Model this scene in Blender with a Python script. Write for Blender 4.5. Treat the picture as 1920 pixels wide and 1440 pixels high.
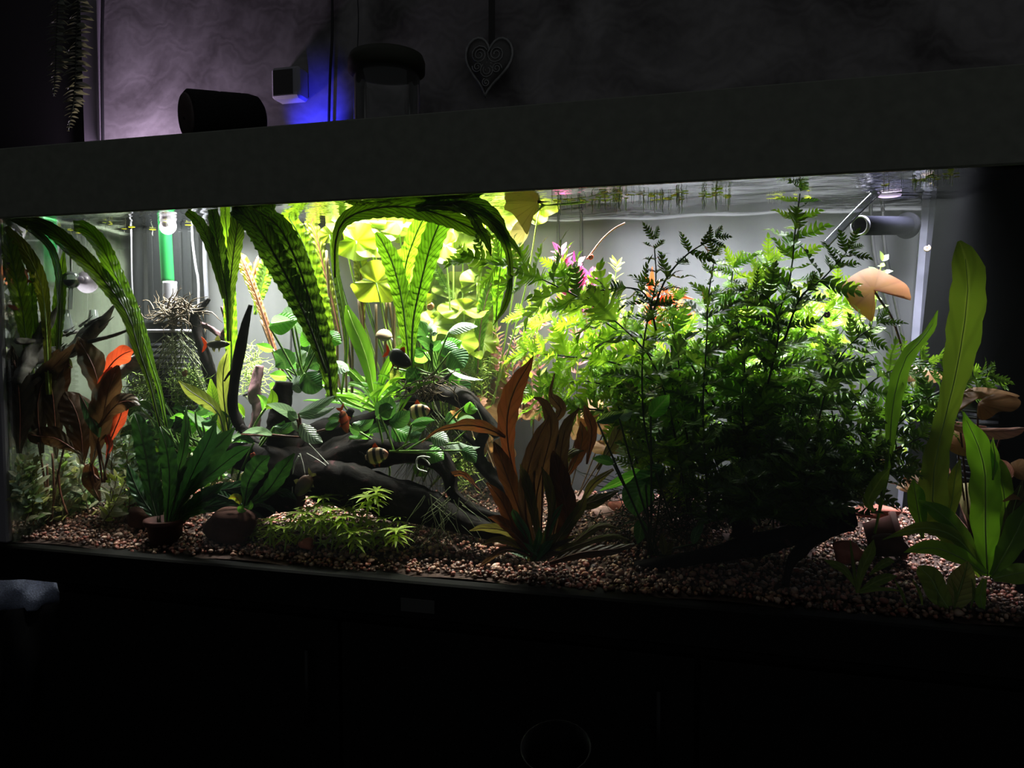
import bpy, math, random
import numpy as np
from mathutils import Vector, Matrix, Euler

for o in list(bpy.data.objects):
    bpy.data.objects.remove(o, do_unlink=True)
sc = bpy.context.scene
COL = sc.collection
R = random.Random(7)
NR = np.random.default_rng(7)
rad = math.radians

# ------------------------------------------------------------------ camera
CAM = Vector((1.193, -1.057, 0.352))
ROT = Euler((rad(90 - 3.18), 0, rad(15.2)), 'XYZ')
FPX = 1440.0
cd = bpy.data.cameras.new('camera'); cam = bpy.data.objects.new('camera', cd); COL.objects.link(cam)
cam.location = CAM; cam.rotation_euler = ROT
cd.sensor_width = 36; cd.lens = 27.0; cd.clip_start = 0.02
sc.camera = cam
MR = ROT.to_matrix()
FWD = MR @ Vector((0, 0, -1))

# ------------------------------------------------------------------ world, light, exposure
w = bpy.data.worlds.new('night_room'); sc.world = w; w.use_nodes = True
bg = w.node_tree.nodes['Background']; bg.inputs[0].default_value = (0.9, 0.95, 1.0, 1); bg.inputs[1].default_value = 0.05
sc.view_settings.view_transform = 'Standard'; sc.view_settings.look = 'None'
sc.view_settings.exposure = 0.25; sc.view_settings.gamma = 1.0; sc.view_settings.use_curve_mapping = False
cy = sc.cycles
cy.use_denoising = True; cy.max_bounces = 7; cy.diffuse_bounces = 3; cy.glossy_bounces = 3; cy.use_adaptive_sampling = True; cy.adaptive_threshold = .04
cy.transmission_bounces = 6; cy.transparent_max_bounces = 12; cy.sample_clamp_indirect = 4.0
cy.caustics_reflective = False; cy.caustics_refractive = False
HAZE = 0.035
LED_POWER = 23.0

# ------------------------------------------------------------------ pixel and point helpers
def W(px, py, Y):
    """point of the place on the upright plane Y metres behind the front pane"""
    d = MR @ Vector(((px - 960) / FPX, (720 - py) / FPX, -1.0))
    p = CAM + d * ((Y - CAM.y) / d.y)
    if 0 < Y < .42 and -.02 < p.z < .6 and p.x < .012:      # keep inside the left pane
        q = CAM + d * ((.012 - CAM.x) / d.x)
        p = q if q.y > .006 else CAM + d * ((.006 - CAM.y) / d.y)
    return p

def S(p):
    """metres that one photo pixel spans at point p"""
    return max(0.05, (Vector(p) - CAM).dot(FWD)) / FPX

def lerp(a, b, t): return a + (b - a) * t

def spline(P, n):
    """Catmull-Rom through rows of P (any number of columns), n samples"""
    P = np.asarray(P, float)
    if len(P) == 2:
        t = np.linspace(0, 1, n)[:, None]; return P[0] * (1 - t) + P[1] * t
    Q = np.vstack([2 * P[0] - P[1], P, 2 * P[-1] - P[-2]])
    if Q.shape[1] > 3: Q[0, 3:] = P[0, 3:]; Q[-1, 3:] = P[-1, 3:]
    d = np.linalg.norm(np.diff(P[:, :3], axis=0), axis=1); s = np.concatenate([[0], np.cumsum(d)])
    out = []
    for u in np.linspace(0, s[-1], n):
        i = min(len(P) - 2, max(0, int(np.searchsorted(s, u, 'right') - 1)))
        t = (u - s[i]) / max(1e-9, s[i + 1] - s[i])
        a, b, c, e = Q[i], Q[i + 1], Q[i + 2], Q[i + 3]
        out.append(.5 * (2 * b + (c - a) * t + (2 * a - 5 * b + 4 * c - e) * t * t + (3 * b - a - 3 * c + e) * t ** 3))
    return np.array(out)

# ------------------------------------------------------------------ object helpers
ORG = {}
def thing(name, label, cat, loc, group=None, kind=None):
    o = bpy.data.objects.new(name, None); COL.objects.link(o)
    o.empty_display_size = .02; o.location = loc
    tag(o, label, cat, group, kind); ORG[o] = Vector(loc)
    return o

def tag(o, label=None, cat=None, group=None, kind=None):
    if label: o['label'] = label
    if cat: o['category'] = cat
    if group: o['group'] = group
    if kind: o['kind'] = kind
    return o

def mk(name, verts, faces, mat, parent=None, smooth=True, uvs=None, loc=None):
    """one mesh object; verts in place coordinates, stored relative to the thing's base"""
    org = ORG[parent] if parent is not None else Vector(loc if loc is not None else (0, 0, 0))
    v = np.asarray(verts, float) - np.array(org)
    me = bpy.data.meshes.new(name); me.from_pydata(v.tolist(), [], faces)
    if smooth: me.shade_smooth()
    if uvs is not None:
        uv = me.uv_layers.new(name='UVMap'); li = np.empty(len(me.loops), int); me.loops.foreach_get('vertex_index', li)
        uv.data.foreach_set('uv', np.asarray(uvs, np.float32)[li].ravel())
    me.materials.append(mat)
    o = bpy.data.objects.new(name, me); COL.objects.link(o)
    if parent is not None: o.parent = parent
    else: o.location = org
    ORG[o] = org
    return o

def inst(name, me, parent, M):
    """a part that shares mesh data; M is a place matrix"""
    o = bpy.data.objects.new(name, me); COL.objects.link(o); o.parent = parent
    o.matrix_basis = Matrix.Translation(-ORG[parent]) @ M; ORG[o] = ORG[parent]
    return o

class B:
    """collects shapes of ONE part"""
    def __init__(s): s.v = []; s.f = []; s.uv = []
    def add(s, v, f, uv=None):
        n = len(s.v); s.v += [tuple(x) for x in v]; s.f += [tuple(i + n for i in q) for q in f]
        s.uv += [tuple(x) for x in uv] if uv is not None else [(0, 0)] * len(v)
        return s
    def box(s, a, b):
        (x0, y0, z0), (x1, y1, z1) = a, b
        v = [(x0, y0, z0), (x1, y0, z0), (x1, y1, z0), (x0, y1, z0), (x0, y0, z1), (x1, y0, z1), (x1, y1, z1), (x0, y1, z1)]
        return s.add(v, [(0, 3, 2, 1), (4, 5, 6, 7), (0, 1, 5, 4), (1, 2, 6, 5), (2, 3, 7, 6), (3, 0, 4, 7)])
    def bevbox(s, a, b, r):
        """box with chamfered edges"""
        a = np.array(a, float); b = np.array(b, float); c = (a + b) / 2; h = (b - a) / 2
        v = []; idx = {}
        for sx in (-1, 1):
            for sy in (-1, 1):
                for sz in (-1, 1):
                    for k in range(3):
                        p = np.array([sx, sy, sz]) * (h - r); p[k] = [sx, sy, sz][k] * h[k]
                        idx[(sx, sy, sz, k)] = len(v); v.append(c + p)
        f = []
        for k in range(3):
            i, j = (k + 1) % 3, (k + 2) % 3
            for sg in (-1, 1):
                q = []
                for (p, r2) in ((-1, -1), (1, -1), (1, 1), (-1, 1)):
                    t = [0, 0, 0]; t[k] = sg; t[i] = p; t[j] = r2; q.append(idx[tuple(t) + (k,)])
                f.append(q if sg > 0 else q[::-1])
        for k in range(3):
            i, j = (k + 1) % 3, (k + 2) % 3
            for si in (-1, 1):
                for sj in (-1, 1):
                    q = []
                    for (sk, m) in ((-1, i), (1, i), (1, j), (-1, j)):
                        t = [0, 0, 0]; t[k] = sk; t[i] = si; t[j] = sj; q.append(idx[tuple(t) + (m,)])
                    f.append(q)
        for sx in (-1, 1):
            for sy in (-1, 1):
                for sz in (-1, 1): f.append([idx[(sx, sy, sz, k)] for k in range(3)])
        return s.add(v, f)
    def tube(s, P, rad_, sides=8, cap=True, rough=0.0, seed=0, squash=1.0):
        P = np.asarray(P, float)[:, :3]; n = len(P); r = np.ones(n) * rad_ if np.isscalar(rad_) else np.asarray(rad_, float)
        T = np.gradient(P, axis=0); T /= np.linalg.norm(T, axis=1)[:, None] + 1e-12
        up = np.array([0, 0, 1.]) if abs(T[0][2]) < .9 else np.array([1., 0, 0])
        a = np.cross(T[0], up); a /= np.linalg.norm(a)
        rng = np.random.default_rng(seed); v = []; uv = []
        ph = rng.uniform(0, 6.28, 6)
        for i in range(n):
            a = a - T[i] * a.dot(T[i]); a /= np.linalg.norm(a) + 1e-12; b = np.cross(T[i], a)
            for k in range(sides):
                th = 2 * math.pi * k / sides
                q = r[i]
                if rough:
                    q *= 1 + rough * (math.sin(3 * th + ph[0] + i * .35) * .5 + math.sin(2 * th + ph[1] - i * .5) * .5 + rng.uniform(-.4, .4))
                v.append(P[i] + a * (q * math.cos(th)) + b * (q * math.sin(th) * squash)); uv.append((k / sides, i / max(1, n - 1)))
        f = [(i * sides + k, i * sides + (k + 1) % sides, (i + 1) * sides + (k + 1) % sides, (i + 1) * sides + k) for i in range(n - 1) for k in range(sides)]
        if cap: f += [tuple(range(sides))[::-1], tuple((n - 1) * sides + k for k in range(sides))]
        return s.add(v, f, uv)
    def lathe(s, prof, c, axis=(0, 0, 1), sides=20, cap=True):
        ax = Vector(axis).normalized(); q = Vector((0, 0, 1)).rotation_difference(ax); v = []
        for (r, h) in prof:
            for k in range(sides):
                t = 2 * math.pi * k / sides
                v.append(Vector(c) + q @ Vector((r * math.cos(t), r * math.sin(t), h)))
        n = len(prof)
        f = [(i * sides + k, i * sides + (k + 1) % sides, (i + 1) * sides + (k + 1) % sides, (i + 1) * sides + k) for i in range(n - 1) for k in range(sides)]
        if cap: f += [tuple(range(sides))[::-1], tuple((n - 1) * sides + k for k in range(sides))]
        return s.add(v, f)
    def build(s, name, mat, parent=None, smooth=False, loc=None):
        return mk(name, s.v, s.f, mat, parent, smooth, s.uv, loc)

# ------------------------------------------------------------------ materials
def nm(name):
    m = bpy.data.materials.new(name); m.use_nodes = True; t = m.node_tree; t.nodes.clear()
    out = t.nodes.new('ShaderNodeOutputMaterial'); return m, t, out
def N(t, typ, **kw):
    n = t.nodes.new(typ)
    for k, v in kw.items():
        if hasattr(n, k) and not k.startswith('i_'): setattr(n, k, v)
    return n
def L(t, a, b): t.links.new(a, b)
def c4(c): return (c[0], c[1], c[2], 1.0)

def plain(name, col, rough=.5, spec=.4, metal=0, noise=0, scale=40, bump=0, emit=None, es=0):
    m, t, out = nm(name); p = N(t, 'ShaderNodeBsdfPrincipled'); L(t, p.outputs[0], out.inputs[0])
    p.inputs['Base Color'].default_value = c4(col); p.inputs['Roughness'].default_value = rough
    p.inputs['Specular IOR Level'].default_value = spec; p.inputs['Metallic'].default_value = metal
    if noise or bump:
        tc = N(t, 'ShaderNodeTexCoord'); nz = N(t, 'ShaderNodeTexNoise'); nz.inputs['Scale'].default_value = scale; nz.inputs['Detail'].default_value = 6
        L(t, tc.outputs['Object'], nz.inputs['Vector'])
        if noise:
            r = N(t, 'ShaderNodeValToRGB'); r.color_ramp.elements[0].position = .3; r.color_ramp.elements[1].position = .7
            r.color_ramp.elements[0].color = c4([x * (1 - noise) for x in col]); r.color_ramp.elements[1].color = c4([min(1, x * (1 + noise)) for x in col])
            L(t, nz.outputs[0], r.inputs[0]); L(t, r.outputs[0], p.inputs['Base Color'])
        if bump:
            b = N(t, 'ShaderNodeBump'); b.inputs['Strength'].default_value = bump; b.inputs['Distance'].default_value = .01
            L(t, nz.outputs[0], b.inputs['Height']); L(t, b.outputs[0], p.inputs['Normal'])
    if emit: p.inputs['Emission Color'].default_value = c4(emit); p.inputs['Emission Strength'].default_value = es
    return m

def clear(name, tint=(1, 1, 1), refl=1.0, ior=1.45, rough=.02, base=None, bfac=0.0, bump=0):
    """thin clear sheet: lets light through, mirrors by Fresnel"""
    m, t, out = nm(name); tr = N(t, 'ShaderNodeBsdfTransparent'); tr.inputs[0].default_value = c4(tint)
    g = N(t, 'ShaderNodeBsdfGlossy'); g.inputs['Roughness'].default_value = rough
    fr = N(t, 'ShaderNodeFresnel'); fr.inputs[0].default_value = ior
    mu = N(t, 'ShaderNodeMath', operation='MULTIPLY'); mu.inputs[1].default_value = refl; L(t, fr.outputs[0], mu.inputs[0])
    mx = N(t, 'ShaderNodeMixShader'); L(t, mu.outputs[0], mx.inputs[0]); L(t, tr.outputs[0], mx.inputs[1]); L(t, g.outputs[0], mx.inputs[2])
    if bump:
        tc = N(t, 'ShaderNodeTexCoord'); nz = N(t, 'ShaderNodeTexNoise'); nz.inputs['Scale'].default_value = 22; nz.inputs['Detail'].default_value = 3
        mp = N(t, 'ShaderNodeMapping'); mp.inputs['Scale'].default_value = (1, 2.2, 1)
        L(t, tc.outputs['Object'], mp.inputs[0]); L(t, mp.outputs[0], nz.inputs['Vector'])
        b = N(t, 'ShaderNodeBump'); b.inputs['Strength'].default_value = bump; b.inputs['Distance'].default_value = .01
        L(t, nz.outputs[0], b.inputs['Height']); L(t, b.outputs[0], g.inputs['Normal'])
    last = mx
    if base:
        d = N(t, 'ShaderNodeBsdfDiffuse'); d.inputs[0].default_value = c4(base)
        m2 = N(t, 'ShaderNodeMixShader'); m2.inputs[0].default_value = bfac; L(t, mx.outputs[0], m2.inputs[1]); L(t, d.outputs[0], m2.inputs[2]); last = m2
    L(t, last.outputs[0], out.inputs[0]); return m

def leafmat(name, c1, c2, rib=None, veins=9, vein=.35, trans=.5, rough=.35, spec=.35, slant=1.5, blotch=.25, tcol=None, bump=.3, radial=False):
    """leaf: colour by leaf (random), veins from the leaf's own UV, translucent blade"""
    m, t, out = nm(name)
    oi = N(t, 'ShaderNodeObjectInfo'); uv = N(t, 'ShaderNodeUVMap'); sp = N(t, 'ShaderNodeSeparateXYZ'); L(t, uv.outputs[0], sp.inputs[0])
    mixc = N(t, 'ShaderNodeMix', data_type='RGBA'); mixc.inputs[6].default_value = c4(c1); mixc.inputs[7].default_value = c4(c2)
    tc = N(t, 'ShaderNodeTexCoord'); nz = N(t, 'ShaderNodeTexNoise'); nz.inputs['Scale'].default_value = 45; nz.inputs['Detail'].default_value = 4
    L(t, tc.outputs['Object'], nz.inputs['Vector'])
    ad = N(t, 'ShaderNodeMath', operation='MULTIPLY_ADD'); L(t, nz.outputs[0], ad.inputs[0]); ad.inputs[1].default_value = blotch * 2
    sb = N(t, 'ShaderNodeMath', operation='SUBTRACT'); L(t, oi.outputs['Random'], sb.inputs[0]); sb.inputs[1].default_value = blotch
    L(t, sb.outputs[0], ad.inputs[2]); ad.use_clamp = True; L(t, ad.outputs[0], mixc.inputs[0])
    # distance from the midrib, 0 at the rib, 1 at the margin
    a = N(t, 'ShaderNodeMath', operation='MULTIPLY_ADD'); L(t, sp.outputs[0], a.inputs[0]); a.inputs[1].default_value = 2; a.inputs[2].default_value = -1
    ab = N(t, 'ShaderNodeMath', operation='ABSOLUTE'); L(t, a.outputs[0], ab.inputs[0])
    ph = N(t, 'ShaderNodeMath', operation='MULTIPLY'); ph.inputs[1].default_value = veins * 6.283
    if radial:
        L(t, sp.outputs[0], ph.inputs[0])
    else:
        sl = N(t, 'ShaderNodeMath', operation='MULTIPLY_ADD'); L(t, ab.outputs[0], sl.inputs[0]); sl.inputs[1].default_value = -slant / max(1, veins); L(t, sp.outputs[1], sl.inputs[2])
        L(t, sl.outputs[0], ph.inputs[0])
    si = N(t, 'ShaderNodeMath', operation='SINE'); L(t, ph.outputs[0], si.inputs[0])
    vr = N(t, 'ShaderNodeMapRange'); L(t, si.outputs[0], vr.inputs[0]); vr.inputs[1].default_value = .8 if radial else .55; vr.inputs[2].default_value = 1.0; vr.inputs[3].default_value = 1.0; vr.inputs[4].default_value = 1 - vein
    mc = N(t, 'ShaderNodeMix', data_type='RGBA', blend_type='MULTIPLY'); mc.inputs[0].default_value = 1; L(t, mixc.outputs[2], mc.inputs[6]); L(t, vr.outputs[0], mc.inputs[7])
    rr = N(t, 'ShaderNodeMapRange'); L(t, ab.outputs[0], rr.inputs[0]); rr.inputs[1].default_value = .05; rr.inputs[2].default_value = .14; rr.inputs[3].default_value = 0 if radial else .85; rr.inputs[4].default_value = 0
    mr = N(t, 'ShaderNodeMix', data_type='RGBA'); L(t, rr.outputs[0], mr.inputs[0]); L(t, mc.outputs[2], mr.inputs[6]); mr.inputs[7].default_value = c4(rib or [x * .5 for x in c1])
    p = N(t, 'ShaderNodeBsdfPrincipled'); p.inputs['Roughness'].default_value = rough; p.inputs['Specular IOR Level'].default_value = spec
    L(t, mr.outputs[2], p.inputs['Base Color'])
    tl = N(t, 'ShaderNodeBsdfTranslucent')
    tm = N(t, 'ShaderNodeMix', data_type='RGBA', blend_type='MULTIPLY'); tm.inputs[0].default_value = 1; L(t, mr.outputs[2], tm.inputs[6]); tm.inputs[7].default_value = c4(tcol or (1.35, 1.3, .6))
    L(t, tm.outputs[2], tl.inputs[0])
    ms = N(t, 'ShaderNodeMixShader'); ms.inputs[0].default_value = trans; L(t, p.outputs[0], ms.inputs[1]); L(t, tl.outputs[0], ms.inputs[2])
    b = N(t, 'ShaderNodeBump'); b.inputs['Strength'].default_value = bump; b.inputs['Distance'].default_value = .002
    L(t, si.outputs[0], b.inputs['Height']); L(t, b.outputs[0], p.inputs['Normal'])
    L(t, ms.outputs[0], out.inputs[0])
    return m

M = {}
M['hood'] = plain('black_hood_plastic', (.175, .185, .145), .55, .3, noise=.12, scale=60, bump=.05)
M['black'] = plain('black_plastic', (.006, .006, .006), .45, .3)
M['blackrib'] = plain('black_filter_plastic', (.005, .0055, .007), .5, .12)
M['cab'] = plain('black_cabinet_laminate', (.0035, .0035, .003), .6, .15)
M['plate'] = plain('dull_grey_plate', (.05, .05, .045), .5, .3)
M['glass'] = clear('clear_glass', (.97, .99, .98), .35, 1.45)
M['glassware'] = clear('clear_blown_glass', (.86, .90, .90), 2.2, 1.5, .03, (.8, .88, .88), .16)
M['water'] = clear('water_surface', (1, 1, 1), 1.0, 1.33, .02, bump=.22)
M['white'] = plain('white_plastic', (.75, .73, .78), .4)
M['pinkwhite'] = leafmat('milky_silicone', (.55, .48, .58), (.62, .55, .64), (.5, .45, .55), 1, 0, .55, .3, .5, tcol=(1.2, 1.2, 1.25), bump=0)
M['greenhose'] = plain('green_hose_rubber', (.008, .15, .035), .35, .4)
M['greyconn'] = plain('grey_connector', (.19, .185, .22), .4)
M['clearhose'] = clear('clear_hose', (.86, .86, .92), 2.6, 1.45, .05, (.45, .45, .55), .16)
M['brownrod'] = plain('brown_rod', (.16, .12, .09), .4)
M['cable'] = plain('dark_cable', (.012, .012, .013), .5)
M['backcable'] = plain('grey_cable', (.028, .028, .03), .5)
M['strip'] = plain('milky_corner_silicone', (.15, .15, .20), .3, .5, noise=.2, scale=30)
M['strip2'] = plain('dark_corner_silicone', (.04, .04, .055), .3, .5, noise=.2, scale=30)
M['darkroom'] = plain('dark_room_beyond', (.0012, .0012, .0014), 1.0, 0.0)  # black standing in for the dark room beyond the right pane
M['led'] = plain('led_diffuser', (.9, .9, .9), .5, emit=(1, .98, .92), es=6)
M['edge'] = plain('grey_frame_edge', (.20, .19, .21), .5)
M['cloth'] = plain('lit_blue_denim', (.50, .56, .78), .9, .1, noise=.35, scale=260, bump=.4)  # denim colour lightened in place of tank light falling on it
M['cloth2'] = plain('black_cloth', (.01, .01, .011), .9, .1)
M['door'] = plain('dark_door_paint', (.012, .011, .011), .6)
M['trim'] = plain('pale_door_trim', (.22, .20, .22), .6)
M['wall'] = None
M['speaker'] = plain('black_speaker_mesh', (.008, .008, .007), .7, .2, noise=.3, scale=300, bump=.4)
M['speakercap'] = plain('brown_speaker_cap', (.07, .05, .045), .5, noise=.2, scale=30)
M['sensor'] = plain('grey_white_sensor_case', (.34, .33, .36), .5)
M['screen'] = plain('dark_grey_screen', (.035, .037, .03), .3)
M['bluelamp'] = plain('blue_led', (.1, .1, .9), .5, emit=(.05, .05, 1), es=4)
M['silver'] = plain('tarnished_silver', (.30, .30, .29), .45, .4, .4, noise=.3, scale=60)
M['heartfill'] = plain('grey_enamel', (.10, .095, .09), .4, .3, .3)
M['ribbon'] = plain('dark_ribbon', (.03, .028, .026), .7)
M['lid'] = plain('dark_olive_lid', (.028, .030, .016), .6)
M['jar'] = clear('jar_glass', (.93, .94, .92), .9, 1.5, .03, (.35, .35, .32), .08)
M['fernleaf'] = leafmat('dusty_fern_leaf', (.22, .24, .19), (.15, .17, .13), veins=4, vein=.2, trans=.2, bump=.1)
M['bubble'] = clear('air_bubble', (1, 1, 1), 2.5, 1.33, .02, (.8, .8, .8), .05)

def wallmat():
    m, t, out = nm('smeared_plaster'); p = N(t, 'ShaderNodeBsdfPrincipled'); L(t, p.outputs[0], out.inputs[0])
    tc = N(t, 'ShaderNodeTexCoord'); n1 = N(t, 'ShaderNodeTexNoise'); n1.inputs['Scale'].default_value = 3.2; n1.inputs['Detail'].default_value = 9; n1.inputs['Distortion'].default_value = 1.6
    L(t, tc.outputs['Object'], n1.inputs['Vector'])
    wv = N(t, 'ShaderNodeTexWave'); wv.wave_type = 'RINGS'; wv.inputs['Scale'].default_value = 9; wv.inputs['Distortion'].default_value = 18; wv.inputs['Detail'].default_value = 4; wv.inputs['Detail Scale'].default_value = 1.5
    L(t, tc.outputs['Object'], wv.inputs['Vector'])
    mx = N(t, 'ShaderNodeMix', data_type='RGBA'); mx.inputs[0].default_value = .04; L(t, n1.outputs['Color'], mx.inputs[6]); L(t, wv.outputs['Color'], mx.inputs[7])
    bw = N(t, 'ShaderNodeRGBToBW'); L(t, mx.outputs[2], bw.inputs[0])
    r = N(t, 'ShaderNodeValToRGB'); r.color_ramp.elements[0].position = .36; r.color_ramp.elements[0].color = (.07, .062, .06, 1); r.color_ramp.elements[1].position = .72; r.color_ramp.elements[1].color = (.36, .34, .335, 1)
    L(t, bw.outputs[0], r.inputs[0]); L(t, r.outputs[0], p.inputs['Base Color']); p.inputs['Roughness'].default_value = .75
    b = N(t, 'ShaderNodeBump'); b.inputs['Strength'].default_value = .18; b.inputs['Distance'].default_value = .01; L(t, bw.outputs[0], b.inputs['Height']); L(t, b.outputs[0], p.inputs['Normal'])
    return m
M['wall'] = wallmat()

def backmat():
    """grey film behind the back pane, with faint upright streaks and scratches"""
    m, t, out = nm('grey_background_film'); p = N(t, 'ShaderNodeBsdfPrincipled'); L(t, p.outputs[0], out.inputs[0])
    tc = N(t, 'ShaderNodeTexCoord'); mp = N(t, 'ShaderNodeMapping'); mp.inputs['Scale'].default_value = (14, 1, .35); L(t, tc.outputs['Object'], mp.inputs[0])
    n1 = N(t, 'ShaderNodeTexNoise'); n1.inputs['Scale'].default_value = 1.6; n1.inputs['Detail'].default_value = 3; L(t, mp.outputs[0], n1.inputs['Vector'])
    r = N(t, 'ShaderNodeValToRGB'); r.color_ramp.elements[0].position = .3; r.color_ramp.elements[0].color = (.048, .049, .053, 1); r.color_ramp.elements[1].position = .7; r.color_ramp.elements[1].color = (.074, .075, .080, 1)
    L(t, n1.outputs[0], r.inputs[0]); L(t, r.outputs[0], p.inputs['Base Color']); p.inputs['Roughness'].default_value = .5; p.inputs['Specular IOR Level'].default_value = .25
    return m
M['back'] = backmat()

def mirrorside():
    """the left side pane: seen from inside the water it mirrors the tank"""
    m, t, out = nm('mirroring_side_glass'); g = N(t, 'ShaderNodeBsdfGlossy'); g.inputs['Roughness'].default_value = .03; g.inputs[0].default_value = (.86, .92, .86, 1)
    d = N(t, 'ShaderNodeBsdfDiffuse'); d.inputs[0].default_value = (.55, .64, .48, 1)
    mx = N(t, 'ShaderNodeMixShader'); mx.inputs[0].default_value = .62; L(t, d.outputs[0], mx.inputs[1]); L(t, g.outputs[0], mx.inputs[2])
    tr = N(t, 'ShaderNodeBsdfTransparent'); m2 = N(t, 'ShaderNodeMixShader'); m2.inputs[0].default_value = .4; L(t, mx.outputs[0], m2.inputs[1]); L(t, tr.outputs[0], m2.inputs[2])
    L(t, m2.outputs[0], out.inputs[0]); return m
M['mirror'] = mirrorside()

def woodmat(name, a, b, pinkish=None):
    m, t, out = nm(name); p = N(t, 'ShaderNodeBsdfPrincipled'); L(t, p.outputs[0], out.inputs[0])
    tc = N(t, 'ShaderNodeTexCoord'); nz = N(t, 'ShaderNodeTexNoise'); nz.inputs['Scale'].default_value = 28; nz.inputs['Detail'].default_value = 8; nz.inputs['Distortion'].default_value = 1
    L(t, tc.outputs['Object'], nz.inputs['Vector'])
    r = N(t, 'ShaderNodeValToRGB'); r.color_ramp.elements[0].position = .35; r.color_ramp.elements[0].color = c4(a); r.color_ramp.elements[1].position = .66; r.color_ramp.elements[1].color = c4(b)
    if pinkish:
        e = r.color_ramp.elements.new(.74); e.color = c4(pinkish)
    L(t, nz.outputs[0], r.inputs[0]); L(t, r.outputs[0], p.inputs['Base Color']); p.inputs['Roughness'].default_value = .7; p.inputs['Specular IOR Level'].default_value = .05
    bb = N(t, 'ShaderNodeBump'); bb.inputs['Strength'].default_value = .8; bb.inputs['Distance'].default_value = .004; L(t, nz.outputs[0], bb.inputs['Height']); L(t, bb.outputs[0], p.inputs['Normal'])
    return m
M['wood'] = woodmat('dark_driftwood', (.0035, .003, .0028), (.011, .008, .0075), (.07, .028, .032))
M['woodpink'] = woodmat('pinkish_driftwood', (.06, .03, .035), (.16, .09, .10), (.45, .22, .26))
M['woodgrey'] = woodmat('frayed_grey_wood', (.05, .045, .04), (.27, .25, .23))
M['root'] = plain('pale_aerial_root', (.12, .14, .06), .6)
M['rootwhite'] = plain('white_aerial_root', (.55, .56, .50), .6)
M['rootbrown'] = plain('brown_root_fibre', (.075, .05, .025), .7, noise=.4, scale=90)
M['stone'] = plain('red_brown_stone', (.060, .026, .020), .8, .1, noise=.5, scale=18, bump=.5)
M['stonered'] = plain('terracotta_red_stone', (.34, .10, .07), .7, .3, noise=.4, scale=30, bump=.5)
M['stonepink'] = plain('pale_pink_stone', (.60, .36, .34), .65, .3, noise=.25, scale=30, bump=.3)
M['pot'] = plain('dark_terracotta', (.05, .016, .013), .7, .2, noise=.4, scale=20)

def pebmat(name, island):
    m, t, out = nm(name); p = N(t, 'ShaderNodeBsdfPrincipled'); L(t, p.outputs[0], out.inputs[0])
    r = N(t, 'ShaderNodeValToRGB'); r.color_ramp.interpolation = 'CONSTANT'
    cols = [(.06, .035, .028), (.14, .07, .05), (.26, .15, .11), (.10, .06, .05), (.40, .26, .20), (.28, .09, .07), (.18, .13, .10), (.60, .50, .42), (.05, .03, .03), (.33, .21, .15), (.45, .22, .18)]
    cols = [(c[0] * .80, c[1] * .62, c[2] * .56) for c in cols]; el = r.color_ramp.elements; el[0].position = 0; el[0].color = c4(cols[0]); el[1].position = 1 / len(cols); el[1].color = c4(cols[1])
    for i in range(2, len(cols)):
        e = el.new(i / len(cols)); e.color = c4(cols[i])
    if island:
        g = N(t, 'ShaderNodeNewGeometry'); L(t, g.outputs['Random Per Island'], r.inputs[0])
    else:
        g = N(t, 'ShaderNodeObjectInfo'); L(t, g.outputs['Random'], r.inputs[0])
    L(t, r.outputs[0], p.inputs['Base Color']); p.inputs['Roughness'].default_value = .38; p.inputs['Specular IOR Level'].default_value = .5
    return m
M['peb'] = pebmat('mixed_gravel', True); M['peb1'] = pebmat('single_pebble', False)
M['sand'] = plain('gravel_bed_fill', (.05, .03, .025), .9, .2, noise=.5, scale=120)

# leaf colours
M['crink_shade'] = leafmat('shaded_crinkled_leaf', (.045, .10, .010), (.12, .21, .02), (.02, .035, .008), 22, .72, .45, .3, .4, slant=3, bump=.8)  # backlit front leaves: their shade is put into this darker leaf colour
M['crink'] = leafmat('green_crinkled_leaf', (.08, .22, .015), (.16, .32, .025), (.04, .10, .01), 20, .6, .55, .35, .35, slant=3, bump=.7)
M['crink_lit'] = leafmat('lit_crinkled_leaf', (.17, .36, .022), (.26, .44, .035), (.08, .19, .015), 18, .45, .6, .35, .3, slant=2, bump=.5)  # same leaf with lamp light put into a brighter colour
M['crink_yellow'] = leafmat('yellow_crinkled_leaf', (.26, .32, .025), (.34, .38, .045), (.36, .11, .02), 16, .3, .6, .35, .3, slant=2, bump=.5)
M['crink_red'] = leafmat('reddish_crinkled_leaf', (.45, .22, .12), (.55, .33, .16), (.6, .12, .05), 22, .3, .5, .35, .3, slant=2, tcol=(1.6, 1.2, .9))
M['lotus'] = leafmat('yellow_green_lotus', (.21, .31, .02), (.31, .40, .04), None, 9, .3, .55, .4, .3, radial=True, bump=.05)
M['lotus_pale'] = leafmat('pale_lotus_pad', (.25, .34, .035), (.34, .42, .08), None, 11, .15, .5, .4, .3, radial=True, bump=.05)
M['lotus_olive'] = leafmat('olive_lotus_leaf', (.22, .20, .08), (.30, .26, .11), None, 11, .25, .4, .45, .3, radial=True, bump=.05, tcol=(1.4, 1.3, 1))
M['lotus_red'] = leafmat('salmon_lotus_leaf', (.28, .085, .04), (.36, .15, .065), None, 9, .15, .58, .45, .3, radial=True, bump=.05, tcol=(1.3, 1.2, 1.0), blotch=.6)
M['lotus_tan'] = leafmat('tan_lotus_leaf', (.30, .15, .055), (.38, .21, .09), None, 9, .2, .5, .45, .3, radial=True, bump=.05, tcol=(1.3, 1.2, 1.0))
M['lotus_pink'] = leafmat('pinkish_rolled_lotus', (.58, .28, .20), (.66, .38, .30), None, 9, .2, .4, .4, .4, tcol=(1.3, 1.1, 1.0), blotch=.6)
M['anub'] = leafmat('glossy_anubias', (.035, .11, .035), (.06, .17, .05), (.10, .22, .08), 8, .2, .35, .22, .6, slant=2.2)
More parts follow.
